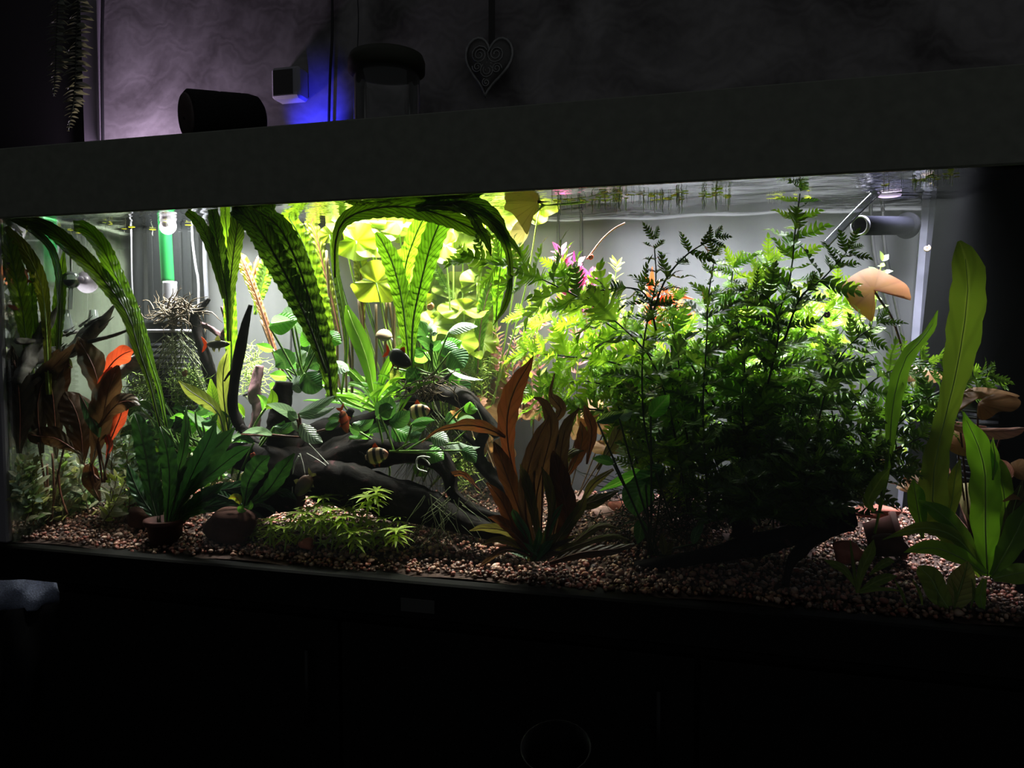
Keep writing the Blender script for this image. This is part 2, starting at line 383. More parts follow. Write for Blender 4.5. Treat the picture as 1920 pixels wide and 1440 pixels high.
M['anub_br'] = leafmat('bright_anubias', (.10, .36, .05), (.16, .46, .07), (.30, .55, .18), 8, .2, .55, .25, .5, slant=2.2)
M['anub_pale'] = leafmat('silvery_anubias', (.22, .30, .22), (.32, .40, .32), (.4, .5, .36), 8, .25, .35, .25, .6, slant=2.2, tcol=(1, 1.2, .8))
M['sword'] = leafmat('sword_leaf', (.14, .32, .025), (.20, .40, .04), (.20, .42, .06), 3, .12, .5, .38, .3, slant=.5)
M['sword_olive'] = leafmat('olive_sword_leaf', (.14, .24, .025), (.20, .30, .04), (.26, .36, .08), 5, .15, .5, .4, .3, slant=.8)
M['sword_bright'] = leafmat('bright_sword_leaf', (.20, .50, .03), (.30, .58, .06), (.30, .60, .12), 3, .15, .55, .35, .3, slant=.5)
M['grass'] = leafmat('grassy_leaf', (.16, .42, .04), (.26, .52, .07), (.3, .6, .15), 2, .05, .5, .3, .4)
M['fern'] = leafmat('dark_java_fern', (.009, .036, .012), (.020, .066, .018), (.008, .03, .009), 9, .16, .3, .28, .5, slant=1.5, bump=.3, blotch=.5)
M['spot'] = leafmat('spotted_olive_leaf', (.26, .30, .08), (.32, .36, .12), (.06, .10, .02), 9, .25, .5, .4, .3)
M['crypt'] = leafmat('brown_crypt_leaf', (.050, .026, .012), (.095, .042, .018), (.05, .03, .012), 8, .25, .4, .42, .3, tcol=(1.5, 1.0, .6), blotch=.4)
M['crypt_or'] = leafmat('orange_crypt_leaf', (.050, .038, .014), (.125, .042, .018), (.05, .028, .012), 8, .2, .42, .42, .3, tcol=(1.4, 1.05, .7), blotch=.9)
M['crypt_red'] = leafmat('red_crypt_leaf', (.30, .05, .025), (.38, .09, .035), (.2, .04, .02), 7, .2, .5, .4, .3, tcol=(1.7, .9, .6))
M['crypt_dk'] = leafmat('dark_crypt_leaf', (.036, .028, .018), (.065, .044, .025), (.03, .022, .012), 8, .25, .35, .4, .35, tcol=(1.8, 1.2, .7))
M['crypt_ol'] = leafmat('olive_crypt_leaf', (.08, .085, .03), (.12, .12, .04), (.06, .05, .02), 8, .25, .4, .42, .3, tcol=(1.5, 1.2, .7))
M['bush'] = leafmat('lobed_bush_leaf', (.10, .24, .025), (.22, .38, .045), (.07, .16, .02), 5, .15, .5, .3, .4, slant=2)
M['bush_shade'] = leafmat('shaded_lobed_bush_leaf', (.045, .10, .018), (.095, .18, .028), (.035, .075, .014), 5, .15, .42, .3, .45, slant=2)  # shade inside the bush put into a darker copy of the leaf
M['bush_lit'] = leafmat('lit_lobed_bush_leaf', (.27, .47, .04), (.38, .56, .07), (.18, .34, .03), 5, .15, .55, .3, .4, slant=2)  # lamp light put into a brighter copy of the leaf
M['small'] = leafmat('small_stem_leaf', (.22, .38, .13), (.36, .50, .24), (.3, .4, .2), 3, .1, .4, .3, .5)
M['small_dk'] = leafmat('muted_stem_leaf', (.27, .29, .17), (.46, .47, .31), (.2, .2, .1), 3, .1, .4, .35, .5)
M['small_yel'] = leafmat('yellowish_stem_leaf', (.34, .46, .08), (.50, .58, .14), (.4, .5, .1), 3, .1, .5, .35, .4)
M['bacopa'] = leafmat('pale_bacopa_leaf', (.22, .34, .12), (.32, .42, .2), (.4, .6, .3), 2, .05, .45, .35, .4)
M['pink'] = leafmat('magenta_stem_leaf', (.34, .025, .14), (.42, .09, .22), (.3, .02, .1), 2, .1, .45, .35, .4, tcol=(1.3, 1, 1.2))
M['rosy'] = leafmat('rosy_stem_leaf', (.42, .16, .18), (.55, .30, .30), (.4, .1, .1), 2, .1, .45, .35, .4, tcol=(1.3, 1, 1))
M['orange'] = leafmat('orange_stem_leaf', (.62, .12, .04), (.72, .22, .08), (.5, .08, .03), 2, .1, .45, .35, .4, tcol=(1.3, 1, .8))
M['star'] = leafmat('star_whorl_leaf', (.36, .50, .07), (.48, .62, .12), (.44, .56, .14), 2, .05, .45, .35, .35)
M['duck'] = leafmat('duckweed_frond', (.60, .64, .10), (.68, .72, .18), (.6, .6, .2), 2, .05, .68, .4, .3)
M['moss'] = plain('moss_strand', (.13, .20, .035), .7, .2, noise=.5, scale=60)
M['mossbright'] = plain('bright_moss_strand', (.30, .42, .08), .7, .2, noise=.4, scale=60)
M['stemlight'] = plain('light_midrib', (.20, .34, .06), .45)
M['stemg'] = plain('green_stem', (.10, .20, .03), .45)
M['stembr'] = plain('bright_green_stem', (.34, .50, .10), .45)
M['stemdk'] = plain('dark_stem', (.018, .03, .010), .5)
M['stemred'] = plain('red_brown_stem', (.11, .035, .02), .5)
M['stembrown'] = plain('brown_petiole', (.14, .09, .05), .5)
M['stempink'] = plain('pink_stem', (.55, .25, .22), .5)
# ------------------------------------------------------------------ the room
XL, XR = 0.0, 1.62          # tank ends
HB, HT = 0.56, 0.676        # hood lower and upper edge
WZ = 0.578                  # water level
def YB(X): return .318 + .048 * X   # back pane
WALLY = .58

bx = W(173, 135, WALLY).x
B().box((bx, WALLY, -.8), (3.2, WALLY + .05, 2.2)).build('wall_back', M['wall'])['kind'] = 'structure'
B().box((-1.6, WALLY - .02, -.8), (bx, WALLY + .03, 2.2)).build('door_1', M['door'])['kind'] = 'structure'
tx = W(189, 135, WALLY - .03).x
B().bevbox((bx - .002, WALLY - .034, -.8), (tx, WALLY - .0205, 2.2), .004).build('trim_1', M['trim'])['kind'] = 'structure'
B().box((-1.6, -2.6, -.82), (3.2, WALLY, -.8)).build('floor', plain('dark_floor', (.01, .009, .008), .6))['kind'] = 'structure'
B().box((-1.65, -2.6, -.8), (-1.6, WALLY, 2.2)).build('wall_left', M['door'])['kind'] = 'structure'

# ------------------------------------------------------------------ tank, hood, cabinet
tank = thing('aquarium', 'long glass aquarium with grey background film and dark right side', 'aquarium', (.8, .15, 0))
B().box((XL, -.008, -.01), (XR, -.001, .565)).build('front_pane', M['glass'], tank)
pt, pb = W(1752, 330, .395), W(1683, 975, .395)
pt.z = .62
ptop = pb + (pt - pb) * ((.62 - pb.z) / (pt.z - pb.z)); pbot = pb + (pt - pb) * ((-.02 - pb.z) / (pt.z - pb.z))
def slab(a, b, c, d, off):
    v = [a, b, c, d] + [Vector(p) + Vector(off) for p in (a, b, c, d)]
    return B().add(v, [(0, 1, 2, 3), (7, 6, 5, 4), (0, 4, 5, 1), (1, 5, 6, 2), (2, 6, 7, 3), (3, 7, 4, 0)])
Y0 = YB(0)
slab((0, Y0, -.02), (pbot.x, .395, -.02), (ptop.x, .395, .62), (0, Y0, .62), (0, .008, 0)).build('back_pane', M['back'], tank)
slab((-.004, 0, -.02), (-.004, Y0, -.02), (-.004, Y0, .62), (-.004, 0, .62), (-.008, 0, 0)).build('side_pane', M['mirror'], tank)
slab((pbot.x + .001, .394, -.02), (XR + .01, -.01, -.02), (XR + .01, -.01, .62), (ptop.x + .001, .394, .62), (.01, .01, 0)).build('dark_room_panel', M['darkroom'], tank)
# leaning milky silicone in the far right corner
def strip(px0, px1, py0, px2, px3, py1, Y, mat, name):
    a, b_, c, d = W(px0, py0, Y), W(px1, py0, Y), W(px3, py1, Y), W(px2, py1, Y)
    return slab(a, d, c, b_, (0, .004, 0)).build(name, M[mat], tank)
strip(1734, 1748, 330, 1682, 1698, 960, .386, 'strip', 'corner_silicone')
strip(1748, 1764, 330, 1699, 1716, 960, .383, 'strip2', 'corner_silicone')
B().bevbox((-.035, -.012, 0), (-.003, .0, HB), .003).build('corner_post', M['edge'], tank)
base_ = B().bevbox((-.14, -.022, -.058), (XR + .12, .40, -.001), .003).build('base_frame', M['cab'], tank)
a, c = W(752, 1120, -.0225), W(815, 1151, -.0225)
B().bevbox((a.x, -.0245, c.z), (c.x, -.0222, a.z), .0005).build('maker_plate', M['plate'], tank)

water = mk('water_surface', *(lambda nx, ny: ([(lerp(0.002, 1.60, i / nx), lerp(.001, .32 + .048 * lerp(0, 1.6, i / nx) - .003, j / ny), WZ + .0016 * math.sin(i * .9 + 1.3 * math.sin(j * .8)) + .001 * math.sin(j * 1.7 + i * .33)) for j in range(ny + 1) for i in range(nx + 1)],
          [(j * (nx + 1) + i, j * (nx + 1) + i + 1, (j + 1) * (nx + 1) + i + 1, (j + 1) * (nx + 1) + i) for j in range(ny) for i in range(nx)]))(70, 16), M['water'], loc=(.8, .15, WZ))
tag(water, 'rippled water surface seen from below under the hood', 'water')

hood = thing('aquarium_hood', 'long matt black hood lying on top of the aquarium', 'hood', (.8, .15, HB))
B().bevbox((-.16, -.018, HB), (XR + .14, -.009, HT), .002).build('front_panel', M['hood'], hood)
B().bevbox((-.16, -.009, HT - .012), (XR + .14, .40, HT), .002).build('lid', M['hood'], hood)
B().box((-.16, .40, HB), (XR + .14, .412, HT)).build('rear_panel', M['hood'], hood)
B().box((-.16, -.008, HB), (-.145, .40, HT - .012)).build('end_panel', M['hood'], hood)
B().box((XR + .125, -.008, HB), (XR + .14, .40, HT - .012)).build('end_panel', M['hood'], hood)
B().box((-.14, -.008, .628), (XR + .12, .085, .634)).build('shade_baffle', M['black'], hood)  # unseen baffle, added to keep lamp light off the front leaves

def led_bar(x0, x1, y, z, power, col, label, wide=.28):
    t = thing('led_light_bar', label, 'lamp', ((x0 + x1) / 2, y, z), 'led bars under the hood')
    B().bevbox((x0, y - .035, z), (x1, y + .035, z + .02), .004).build('housing', M['black'], t)
    B().box((x0 + .01, y - .028, z - .003), (x1 - .01, y + .028, z - .0005)).build('diffuser', M['led'], t)
    ld = bpy.data.lights.new('led_light', 'AREA'); ld.shape = 'RECTANGLE'; ld.size = x1 - x0 - .02; ld.size_y = .05
    ld.energy = power * .78; ld.color = col; ld.spread = rad(66)
    lo = bpy.data.objects.new('led_light', ld); COL.objects.link(lo); lo.parent = t; lo.location = (0, 0, -.006); lo.rotation_euler = (rad(3), 0, 0)
    l2 = ld.copy(); l2.energy = power * wide; l2.spread = rad(150); lo = bpy.data.objects.new('led_light', l2); COL.objects.link(lo); lo.parent = t; lo.location = (0, 0, -.007)
led_bar(.06, .46, .235, .645, LED_POWER * .34, (1, 1, .93), 'led light bar at the left end under the hood', .8)
led_bar(.48, .98, .262, .645, LED_POWER * .45, (1, 1, .86), 'led light bar over the middle of the tank')
led_bar(1.0, 1.56, .295, .645, LED_POWER * .46, (.93, .92, 1), 'cool white led light bar at the right end')

cabx = W(131, 1130, .01).x
cabinet = thing('aquarium_cabinet', 'black cabinet carrying the aquarium', 'cabinet', (.8, .2, -.8))
B().box((cabx, .0, -.8), (XR + .08, .39, -.059)).build('body', M['cab'], cabinet)
for k in range(3):
    x0 = lerp(cabx, XR + .08, k / 3); x1 = lerp(cabx, XR + .08, (k + 1) / 3)
    d = B().bevbox((x0 + .003, -.016, -.78), (x1 - .003, -.001, -.075), .002).build('door', M['cab'], cabinet)
    B().tube([(x1 - .05, -.028, -.24), (x1 - .05, -.028, -.12)], .004, 8).build('handle', M['black'], d, True)

# ------------------------------------------------------------------ things around the tank
# speaker lying on the hood
p0, p1 = W(350, 217, .03), W(488, 226, .13)
ax = (p1 - p0).normalized(); r_ = .042
spk = thing('cylinder_speaker', 'black cylindrical speaker lying on its side on the hood', 'speaker', (p0 + p1) / 2 - Vector((0, 0, r_)))
dz = HT + r_ - p0.z; p0.z += dz; p1.z = p0.z
Ls = (p1 - p0).length
B().lathe([(r_ * .9, 0), (r_, .004), (r_, Ls * .42), (r_ * .975, Ls * .45), (r_, Ls * .48), (r_, Ls - .02), (r_ * .93, Ls - .006), (r_ * .75, Ls)], p0, ax, 32).build('body', M['speaker'], spk, True)
B().lathe([(r_ * .3, -.004), (r_ * .82, -.003), (r_ * .88, 0.001)], p0, ax, 32).build('end_cap', M['speakercap'], spk, True)
B().lathe([(.002, -.0055), (.0022, -.003)], p0 + Vector((0, 0, -.004)), ax, 10).build('button', M['black'], spk)
# white room sensor on the wall, blue light below
c = W(540, 158, WALLY - .03); s_ = S(c)
sens = thing('wall_sensor', 'small white square wall sensor with a dark screen', 'sensor', (c.x, WALLY, c.z))
hw = 29 * s_
B().bevbox((c.x - hw, WALLY - .045, c.z - hw), (c.x + hw * 1.05, WALLY, c.z + hw), .006).build('case', M['sensor'], sens)
B().bevbox((c.x - hw * .82, WALLY - .0465, c.z - hw * .8), (c.x + hw * .6, WALLY - .0448, c.z + hw * .8), .0006).build('screen', M['screen'], sens)
cb = W(584, 222, WALLY - .02)
nl = thing('night_light', 'small round night light glowing blue on the wall behind the hood', 'light', (cb.x, WALLY, cb.z - .03))
B().lathe([(.018, 0), (.018, .012), (.014, .016)], (cb.x, WALLY, cb.z - .045), (0, -1, 0), 20).build('case', M['white'], nl)
B().lathe([(.012, 0), (.011, .006), (.004, .009)], (cb.x, WALLY - .016, cb.z - .045), (0, -1, 0), 16).build('bulb', M['bluelamp'], nl)
ld = bpy.data.lights.new('blue_glow', 'SPOT'); ld.energy = 1.3; ld.color = (.03, .03, 1); ld.spot_size = rad(95); ld.spot_blend = .55; ld.shadow_soft_size = .004
lo = bpy.data.objects.new('blue_glow', ld); COL.objects.link(lo); lo.parent = nl
gl = Vector((cb.x, WALLY - .075, cb.z - .035)); lo.location = gl - ORG[nl]
lo.rotation_euler = (Vector((cb.x + .002, WALLY, cb.z)) - gl).to_track_quat('-Z', 'Y').to_euler()
B().tube(spline([(cb.x, WALLY - .02, cb.z - .06), (cb.x, WALLY - .06, cb.z - .065), (gl.x, gl.y - .004, gl.z - .012)], 8), .003, 8).build('gooseneck', M['white'], nl, True)
# cable hanging down the wall
B().tube(spline([W(622, -40, WALLY - .012), W(623, 60, WALLY - .012), W(619, 140, WALLY - .012), W(616, 250, WALLY - .012)], 20), .0032, 8).build('power_cable', M['cable'], None, True, W(616, 260, WALLY))
tag(bpy.data.objects['power_cable'], 'black power cable running straight down the wall beside the blue glow', 'cable')
o = B().tube(spline([W(668, -40, WALLY - .01), W(672, 30, WALLY - .01), W(670, 100, WALLY - .01)], 14), .0012, 6).build('thin_cord', M['backcable'], None, True, W(668, 110, WALLY)); tag(o, 'thin grey cord hanging on the wall above the jar', 'cord')
o = B().tube(spline([W(194, -40, WALLY - .042), W(191, 100, WALLY - .042), W(193, 300, WALLY - .042)], 12), .0038, 8).build('door_cable', M['cable'], None, True, W(193, 300, WALLY)); tag(o, 'dark cable running down along the pale door trim', 'cable')
# storage jar with olive lid on the hood
cj = W(726, 215, .16); rj = 64 * S(cj)
jar = thing('storage_jar', 'clear glass storage jar with an olive green lid on the hood', 'jar', (cj.x, .16, HT))
zt = W(726, 132, .16).z
B().lathe([(rj * .8, HT + .001), (rj * .93, HT + .01), (rj * .96, HT + .03), (rj * .96, zt - .014), (rj * .88, zt)], (cj.x, .16, 0), sides=40, cap=False).build('glass_body', M['jar'], jar, True)
B().lathe([(rj * .9, zt - .006), (rj * 1.11, zt - .004), (rj * 1.12, zt + .012), (rj * 1.06, zt + .022), (rj * .5, zt + .025), (.001, zt + .025)], (cj.x, .16, 0), sides=40).build('lid', M['lid'], jar, True)
# silver heart on a ribbon
ch = W(916, 128, WALLY - .03); sh = S(ch)
heart = thing('heart_ornament', 'silver filigree heart hanging from a dark ribbon on the wall', 'ornament', W(916, 185, WALLY - .02))
def heart_out(k, n=40):
    out = []
    for i in range(n):
        t = 2 * math.pi * i / n
        x = 16 * math.sin(t) ** 3; y = 13 * math.cos(t) - 5 * math.cos(2 * t) - 2 * math.cos(3 * t) - math.cos(4 * t)
        out.append((x / 16 * 47 * k, (y + 2.5) / 14.5 * 55 * k))
    return out
tl = rad(-6)
def hp(x, y, d): return ch + Vector(((x * math.cos(tl) - y * math.sin(tl)) * sh, -d, (x * math.sin(tl) + y * math.cos(tl)) * sh))
v = []; f = []
for (k, d) in ((1, 0), (1, .006), (.6, .013), (.1, .016)): v += [hp(x, y, d) for (x, y) in heart_out(k)]
for q in range(3): f += [(q * 40 + i, q * 40 + (i + 1) % 40, (q + 1) * 40 + (i + 1) % 40, (q + 1) * 40 + i) for i in range(40)]
f.append(tuple(range(120, 160)))
mk('heart_body', v, f, M['heartfill'], heart)
ho = heart_out(.97); B().tube([hp(x, y, .006) for (x, y) in ho + ho[:2]], 2.6 * sh, 6, cap=False).build('rim', M['silver'], heart, True)
for (cx, cy_, r0, tn, s0) in ((-16, 20, 17, 2.2, .5), (16, 22, 17, 2.2, 2.4), (2, -8, 15, 2.4, 1), (-18, -2, 10, 1.8, 3), (20, -4, 10, 1.8, 0), (2, -30, 8, 1.6, 2)):
    sp_ = [hp(cx + r0 * (1 - i / 30) * math.cos(s0 + tn * 6.28 * i / 24), cy_ + r0 * (1 - i / 30) * math.sin(s0 + tn * 6.28 * i / 24), .0145) for i in range(25)]
    B().tube(sp_, 1.3 * sh, 5).build('scroll', M['silver'], heart, True)
a0, a1 = W(922, 82, WALLY - .03), W(922, -30, WALLY - .02)
v = []
for p in (a0, (a0 + a1) / 2, a1):
    for dx in (-.007, .007): v += [p + Vector((dx, 0, 0)), p + Vector((dx, .0012, 0))]
mk('ribbon', v, [(0, 2, 6, 4), (4, 6, 10, 8), (1, 5, 7, 3), (5, 9, 11, 7), (0, 4, 5, 1), (4, 8, 9, 5), (2, 3, 7, 6), (6, 7, 11, 10)], M['ribbon'], heart, False)

# added unseen strip standing in for lamp light leaking out behind the hood
gp = W(232, 280, WALLY - .08)
gl_ = thing('leaklight_strip', 'added violet white backlight strip behind the hood', 'lamp', (gp.x, .51, HB + .05))
B().box((gp.x - .06, .495, HB + .045), (gp.x + .07, WALLY - .001, HB + .055)).build('strip_body', M['black'], gl_)
B().box((gp.x - .055, .497, HB + .0555), (gp.x + .065, .513, HB + .058)).build('diffuser', M['white'], gl_)
ld = bpy.data.lights.new('leaklight', 'AREA'); ld.shape = 'RECTANGLE'; ld.size = .11; ld.size_y = .015; ld.energy = 3.0; ld.color = (.86, .66, 1.0); ld.spread = rad(140)
lo = bpy.data.objects.new('leaklight', ld); COL.objects.link(lo); lo.parent = gl_; lo.location = (.01, .002, .012)
lo.rotation_euler = Vector((0, .5, 1)).to_track_quat('-Z', 'Y').to_euler()
# jeans on a dark garment by the cabinet
def sheet(name, poly, Y, depth, mat, label, cat, fx, fy, amp):
    """hanging cloth between left and right edge curves, with folds"""
    n, m_ = 26, 16; v = []; f = []
    for j in range(m_ + 1):
        t = j / m_; l = spline([q[0] for q in poly], m_ + 1)[j]; r2 = spline([q[1] for q in poly], m_ + 1)[j]
        for i in range(n + 1):
            u = i / n; px = lerp(l[0], r2[0], u); py = lerp(l[1], r2[1], u)
            v.append(W(px, py, Y - depth * math.sin(math.pi * min(1, t * .9 + .1)) + amp * math.sin(fx * u * 6.28 + 2.2 * t) * math.cos(fy * t * 3)))
    f = [(j * (n + 1) + i, j * (n + 1) + i + 1, (j + 1) * (n + 1) + i + 1, (j + 1) * (n + 1) + i) for j in range(m_) for i in range(n)]
    o = mk(name, v, f, M[mat], loc=W(60, 1160, Y)); o.modifiers.new('thick', 'SOLIDIFY').thickness = .003
    return tag(o, label, cat)
sheet('denim_jeans', [((-30, 1090, 0), (105, 1086, 0)), ((-30, 1120, 0), (112, 1112, 0)), ((-30, 1145, 0), (122, 1125, 0)), ((-30, 1158, 0), (128, 1134, 0))], .34, .03, 'cloth', 'blue denim jeans heaped beside the cabinet', 'jeans', 1.6, 1.0, .022)
sheet('dark_garment', [((-30, 1150, 0), (135, 1128, 0)), ((-30, 1200, 0), (135, 1190, 0)), ((-30, 1300, 0), (135, 1300, 0)), ((-30, 1460, 0), (135, 1460, 0))], .33, .05, 'cloth2', 'black garment hanging below the denim jeans', 'garment', 2.2, 2, .02)
lf = thing('floor_glass', 'dark glass bowl on the floor in front of the cabinet', 'bowl', W(1040, 1425, -.25))
ob = W(1042, 1400, -.25)
B().lathe([(.02, -.05), (.037, -.03), (.040, 0), (.038, .001), (.034, -.03), (.0, -.045)], ob, (0, -.3, 1), 28, cap=False).build('bowl', plain('smoked_glass', (.003, .003, .003), .45, .06), lf, True)

# hanging fern fronds before the door
def leaflet_mesh(name, w_, mat, droop=.15, n=6, taper=1.0):
    v = []; f = []; uv = []
    for i in range(n + 1):
        t = i / n; h = w_ * math.sin(math.pi * (t ** .8) * .97 + .04) * taper
        for (k, u) in enumerate((-1, 0, 1)):
            v.append((t, u * h, -droop * t * t + .18 * abs(u) * h)); uv.append((.5 + u * .5, t))
    f = [(i * 3 + k, (i + 1) * 3 + k, (i + 1) * 3 + k + 1, i * 3 + k + 1) for i in range(n) for k in range(2)]
    me = bpy.data.meshes.new(name); me.from_pydata(v, [], f); me.shade_smooth()
    ul = me.uv_layers.new(name='UVMap'); li = np.empty(len(me.loops), int); me.loops.foreach_get('vertex_index', li); ul.data.foreach_set('uv', np.array(uv, np.float32)[li].ravel())
    me.materials.append(mat); return me
def frame(P, D, Nn, L_, wid=1.0):
    D = Vector(D).normalized(); Nn = Vector(Nn); Nn = (Nn - D * Nn.dot(D))
    if Nn.length < 1e-5: Nn = D.orthogonal()
    Nn.normalize(); Yd = Nn.cross(D)
    m = Matrix(((D.x * L_, Yd.x * L_ * wid, Nn.x * L_, P[0]), (D.y * L_, Yd.y * L_ * wid, Nn.y * L_, P[1]), (D.z * L_, Yd.z * L_ * wid, Nn.z * L_, P[2]), (0, 0, 0, 1)))
    return m
fl = leaflet_mesh('fern_leaflet', .2, M['fernleaf'])
fern = thing('hanging_fern', 'dusty artificial fern with two trailing fronds before the dark door', 'fern', W(125, 0, WALLY - .10))
for (path, ln) in (([(110, -30), (106, 60), (104, 120), (101, 180)], 20), ([(150, -30), (143, 70), (142, 130), (138, 190), (128, 245)], 26)):
    Q = spline([tuple(W(x, y, WALLY - .1)) for (x, y) in path], 40)
    st = B().tube(Q, .0012, 5).build('frond_stem', M['stemdk'], fern, True)
    k = 0
    for i in range(1, 40):
        P = Vector(Q[i]); s0 = S(P); size = ln * s0 * (1.15 if i < 28 else 1.15 * (41 - i) / 13)
        for sg in (-1, 1): inst('leaflet', fl, fern, frame(P, (sg * 1.0, R.uniform(-.4, .4), R.uniform(-.35, .15)), (R.uniform(-.3, .3), -.6, .6), size))

# ------------------------------------------------------------------ equipment in the tank
def wtube(name, path, r_px, mat, parent, sides=12, n=16, cap=True):
    Q = spline([tuple(W(*p)) for p in path], n); return B().tube(Q, r_px * S(Q[len(Q) // 2]), sides, cap).build(name, M[mat], parent, True)

def prefilter(cx, top, cap_h, rib0, rib1, nrib, bot, Y, rpx, label, name='filter_intake'):
    c = W(cx, top, Y); s0 = S(c); t = thing(name, label, 'filter', (c.x, Y, W(cx, bot, Y).z)); z = lambda y: W(cx, y, Y).z; r0 = rpx * s0
    B().lathe([(r0 * .25, z(top)), (r0 * .75, z(top + cap_h * .25)), (r0 * 1.02, z(top + cap_h * .6)), (r0 * 1.05, z(top + cap_h))], (c.x, Y, 0), sides=32).build('cap', M['blackrib'], t, True)
    B().lathe([(r0 * 1.1, z(top + cap_h + 6)), (r0 * 1.1, z(top + cap_h))], (c.x, Y, 0), sides=32).build('collar', M['greyconn'], t, True)
    B().lathe([(r0 * .9, z(bot)), (r0 * .9, z(top + cap_h + 2))], (c.x, Y, 0), sides=32).build('body', M['blackrib'], t, True)
    for k in range(nrib):
        y = lerp(rib0, rib1, k / (nrib - 1)); h = .28 * (rib1 - rib0) / (nrib - 1) * s0
        B().lathe([(r0 * .9, z(y) - h), (r0 * 1.03, z(y) - h * .7), (r0 * 1.03, z(y) + h * .7), (r0 * .9, z(y) + h)], (c.x, Y, 0), sides=32, cap=False).build('rib', M['blackrib'], t, True)
    return t
f1 = prefilter(322, 580, 38, 640, 800, 17, 860, .235, 46, 'black ribbed filter intake under the green hose in the left corner')
wtube('connector', [(318, 528, .235), (320, 585, .235)], 13, 'greyconn', f1)
fb = thing('reflection_backing', 'added dark backing for the reflections behind the green hose', 'filter', (.1, .3, .3))  # dark backing added in place of the black canister's reflections
q0, q1 = W(272, 428, .285), W(374, 640, .285)
B().bevbox((q0.x, .285, q1.z), (q1.x, .312, q0.z), .004).build('box', M['blackrib'], fb)
for k in range(5):
    xx = lerp(q0.x, q1.x, (k + .7) / 5.4); B().bevbox((xx - .0035, .281, q1.z + .01), (xx + .0035, .286, q0.z - .01), .001).build('rib', M['blackrib'], fb)
h1 = thing('green_hose', 'bright green filter hose going down in the left corner', 'hose', W(314, 535, .235))
wtube('hose', [(308, 395, .235), (310, 440, .235), (315, 532, .235)], 11.5, 'greenhose', h1, 16)
o = wtube('corner_pipe', [(257, 400, .285), (258, 700, .285)], 11, 'blackrib', None); tag(o, 'black upright pipe standing in the back left corner', 'pipe')
o = wtube('airline_and_glint', [(360, 400, .28), (361, 450, .28), (367, 500, .28), (372, 530, .28), (372, 600, .28)], 2.2, 'greyconn', None, 8); tag(o, 'thin white airline tube hanging right of the green hose', 'tube')
o = wtube('clear_pipe', [(384, 395, .29), (384, 480, .29), (388, 570, .29)], 4, 'clearhose', None); tag(o, 'clear narrow pipe beside the white airline tube', 'pipe')
o = wtube('airline_and_glint', [(246, 430, .24), (247, 520, .24), (251, 590, .24), (254, 660, .24)], 1.6, 'greyconn', None, 8); tag(o, 'thin white tube standing in for the reflection along the black corner pipe', 'tube')  # added tube standing in for a white reflection in the corner
def cup(px, py, Y, rx, name, label):
    c = W(px, py, Y); r = rx * S(c); t = thing(name, label, 'suction cup', c)
    B().lathe([(r * 1.0, .0), (r * .95, r * .12), (r * .5, r * .45), (r * .33, r * .6), (r * .33, r * 1.0), (0.0001, r * 1.0)], c, (.35, -1, .1), 24, cap=False).build('cup', M['pinkwhite'], t, True)
    B().lathe([(r * .2, r * .9), (r * .24, r * 1.1), (r * .24, r * 1.3), (0.0001, r * 1.35)], c, (.35, -1, .1), 14).build('knob', M['pinkwhite'], t, True)
cup(164, 528, .12, 22, 'suction_cup', 'pinkish white suction cup beside the glass bubble')
cup(315, 424, .20, 16, 'suction_cup', 'pinkish white suction cup at the water line above the green hose')
dc = thing('drop_checker', 'clear glass drop checker with a round bulb and bell', 'drop checker', W(125, 622, .09))
cc = W(133, 525, .09); s0 = S(cc)
B().lathe([(16.5 * s0 * math.sin(math.pi * i / 14) + 1e-5, -16.5 * s0 * math.cos(math.pi * i / 14)) for i in range(15)], cc, sides=24, cap=False).build('bulb', M['glassware'], dc, True)
B().lathe([(13.5 * s0 * math.sin(math.pi * (.5 + i / 16)) + 1e-5, 13.5 * s0 * math.cos(math.pi * (.5 + i / 16))) for i in range(9)], cc, sides=20, cap=False).build('indicator_fluid', plain('dark_teal_fluid', (.02, .07, .08), .1, .6), dc, True)
wtube('tube', [(133, 510, .09), (133, 440, .09)], 2.2, 'white', dc, 8)
wtube('stem', [(133, 541, .09), (131, 580, .09)], 4, 'clearhose', dc, 8)
def bell(px, Y, par):
    c = W(px, 622, Y); s1 = S(c); B().lathe([(15 * s1, 0), (14 * s1, 4 * s1), (6.5 * s1, 40 * s1), (5.5 * s1, 41 * s1), (0.0001, 41 * s1)], c, sides=20, cap=False).build('bell', M['glassware'], par, True)
bell(124, .09, dc)
db = thing('glass_bell', 'small clear glass bell standing right of the drop checker', 'bell', W(176, 622, .12)); bell(176, .12, db)

# right end
f2 = prefilter(1868, 702, 40, 770, 930, 15, 985, .20, 58, 'black ribbed filter intake at the dark right end of the tank')
hs = thing('clear_hose', 'clear upright hose with a pale coupling at the right end', 'hose', W(1906, 720, .17))
wtube('hose', [(1922, 480, .17), (1916, 580, .17), (1909, 662, .17)], 9, 'clearhose', hs, 14)
wtube('coupling', [(1909, 656, .17), (1907, 678, .17)], 13, 'pinkwhite', hs, 16, 6)
wtube('rod', [(1907, 676, .17), (1902, 760, .17)], 8.5, 'brownrod', hs, 12, 6)
e0, e1 = W(1613, 423, .27), W(1702, 423, .365); axp = (e1 - e0).normalized(); rp = 18 * S(e0); lp = (e1 - e0).length
op = thing('outlet_pipe', 'dark grey outlet pipe with a pale rim in the right back corner', 'pipe', e1)
B().lathe([(rp * .84, lp * .7), (rp * .84, .002), (rp, .002), (rp, lp)], e0, axp, 28, cap=False).build('pipe', plain('dark_grey_pipe', (.004, .004, .0065), 1.0, .0), op, True)
B().lathe([(rp * .85, -.001), (rp * .85, -.003), (rp * 1.03, -.003), (rp * 1.03, .003), (rp * .99, .004)], e0, axp, 28, cap=False).build('rim', M['greyconn'], op, True)
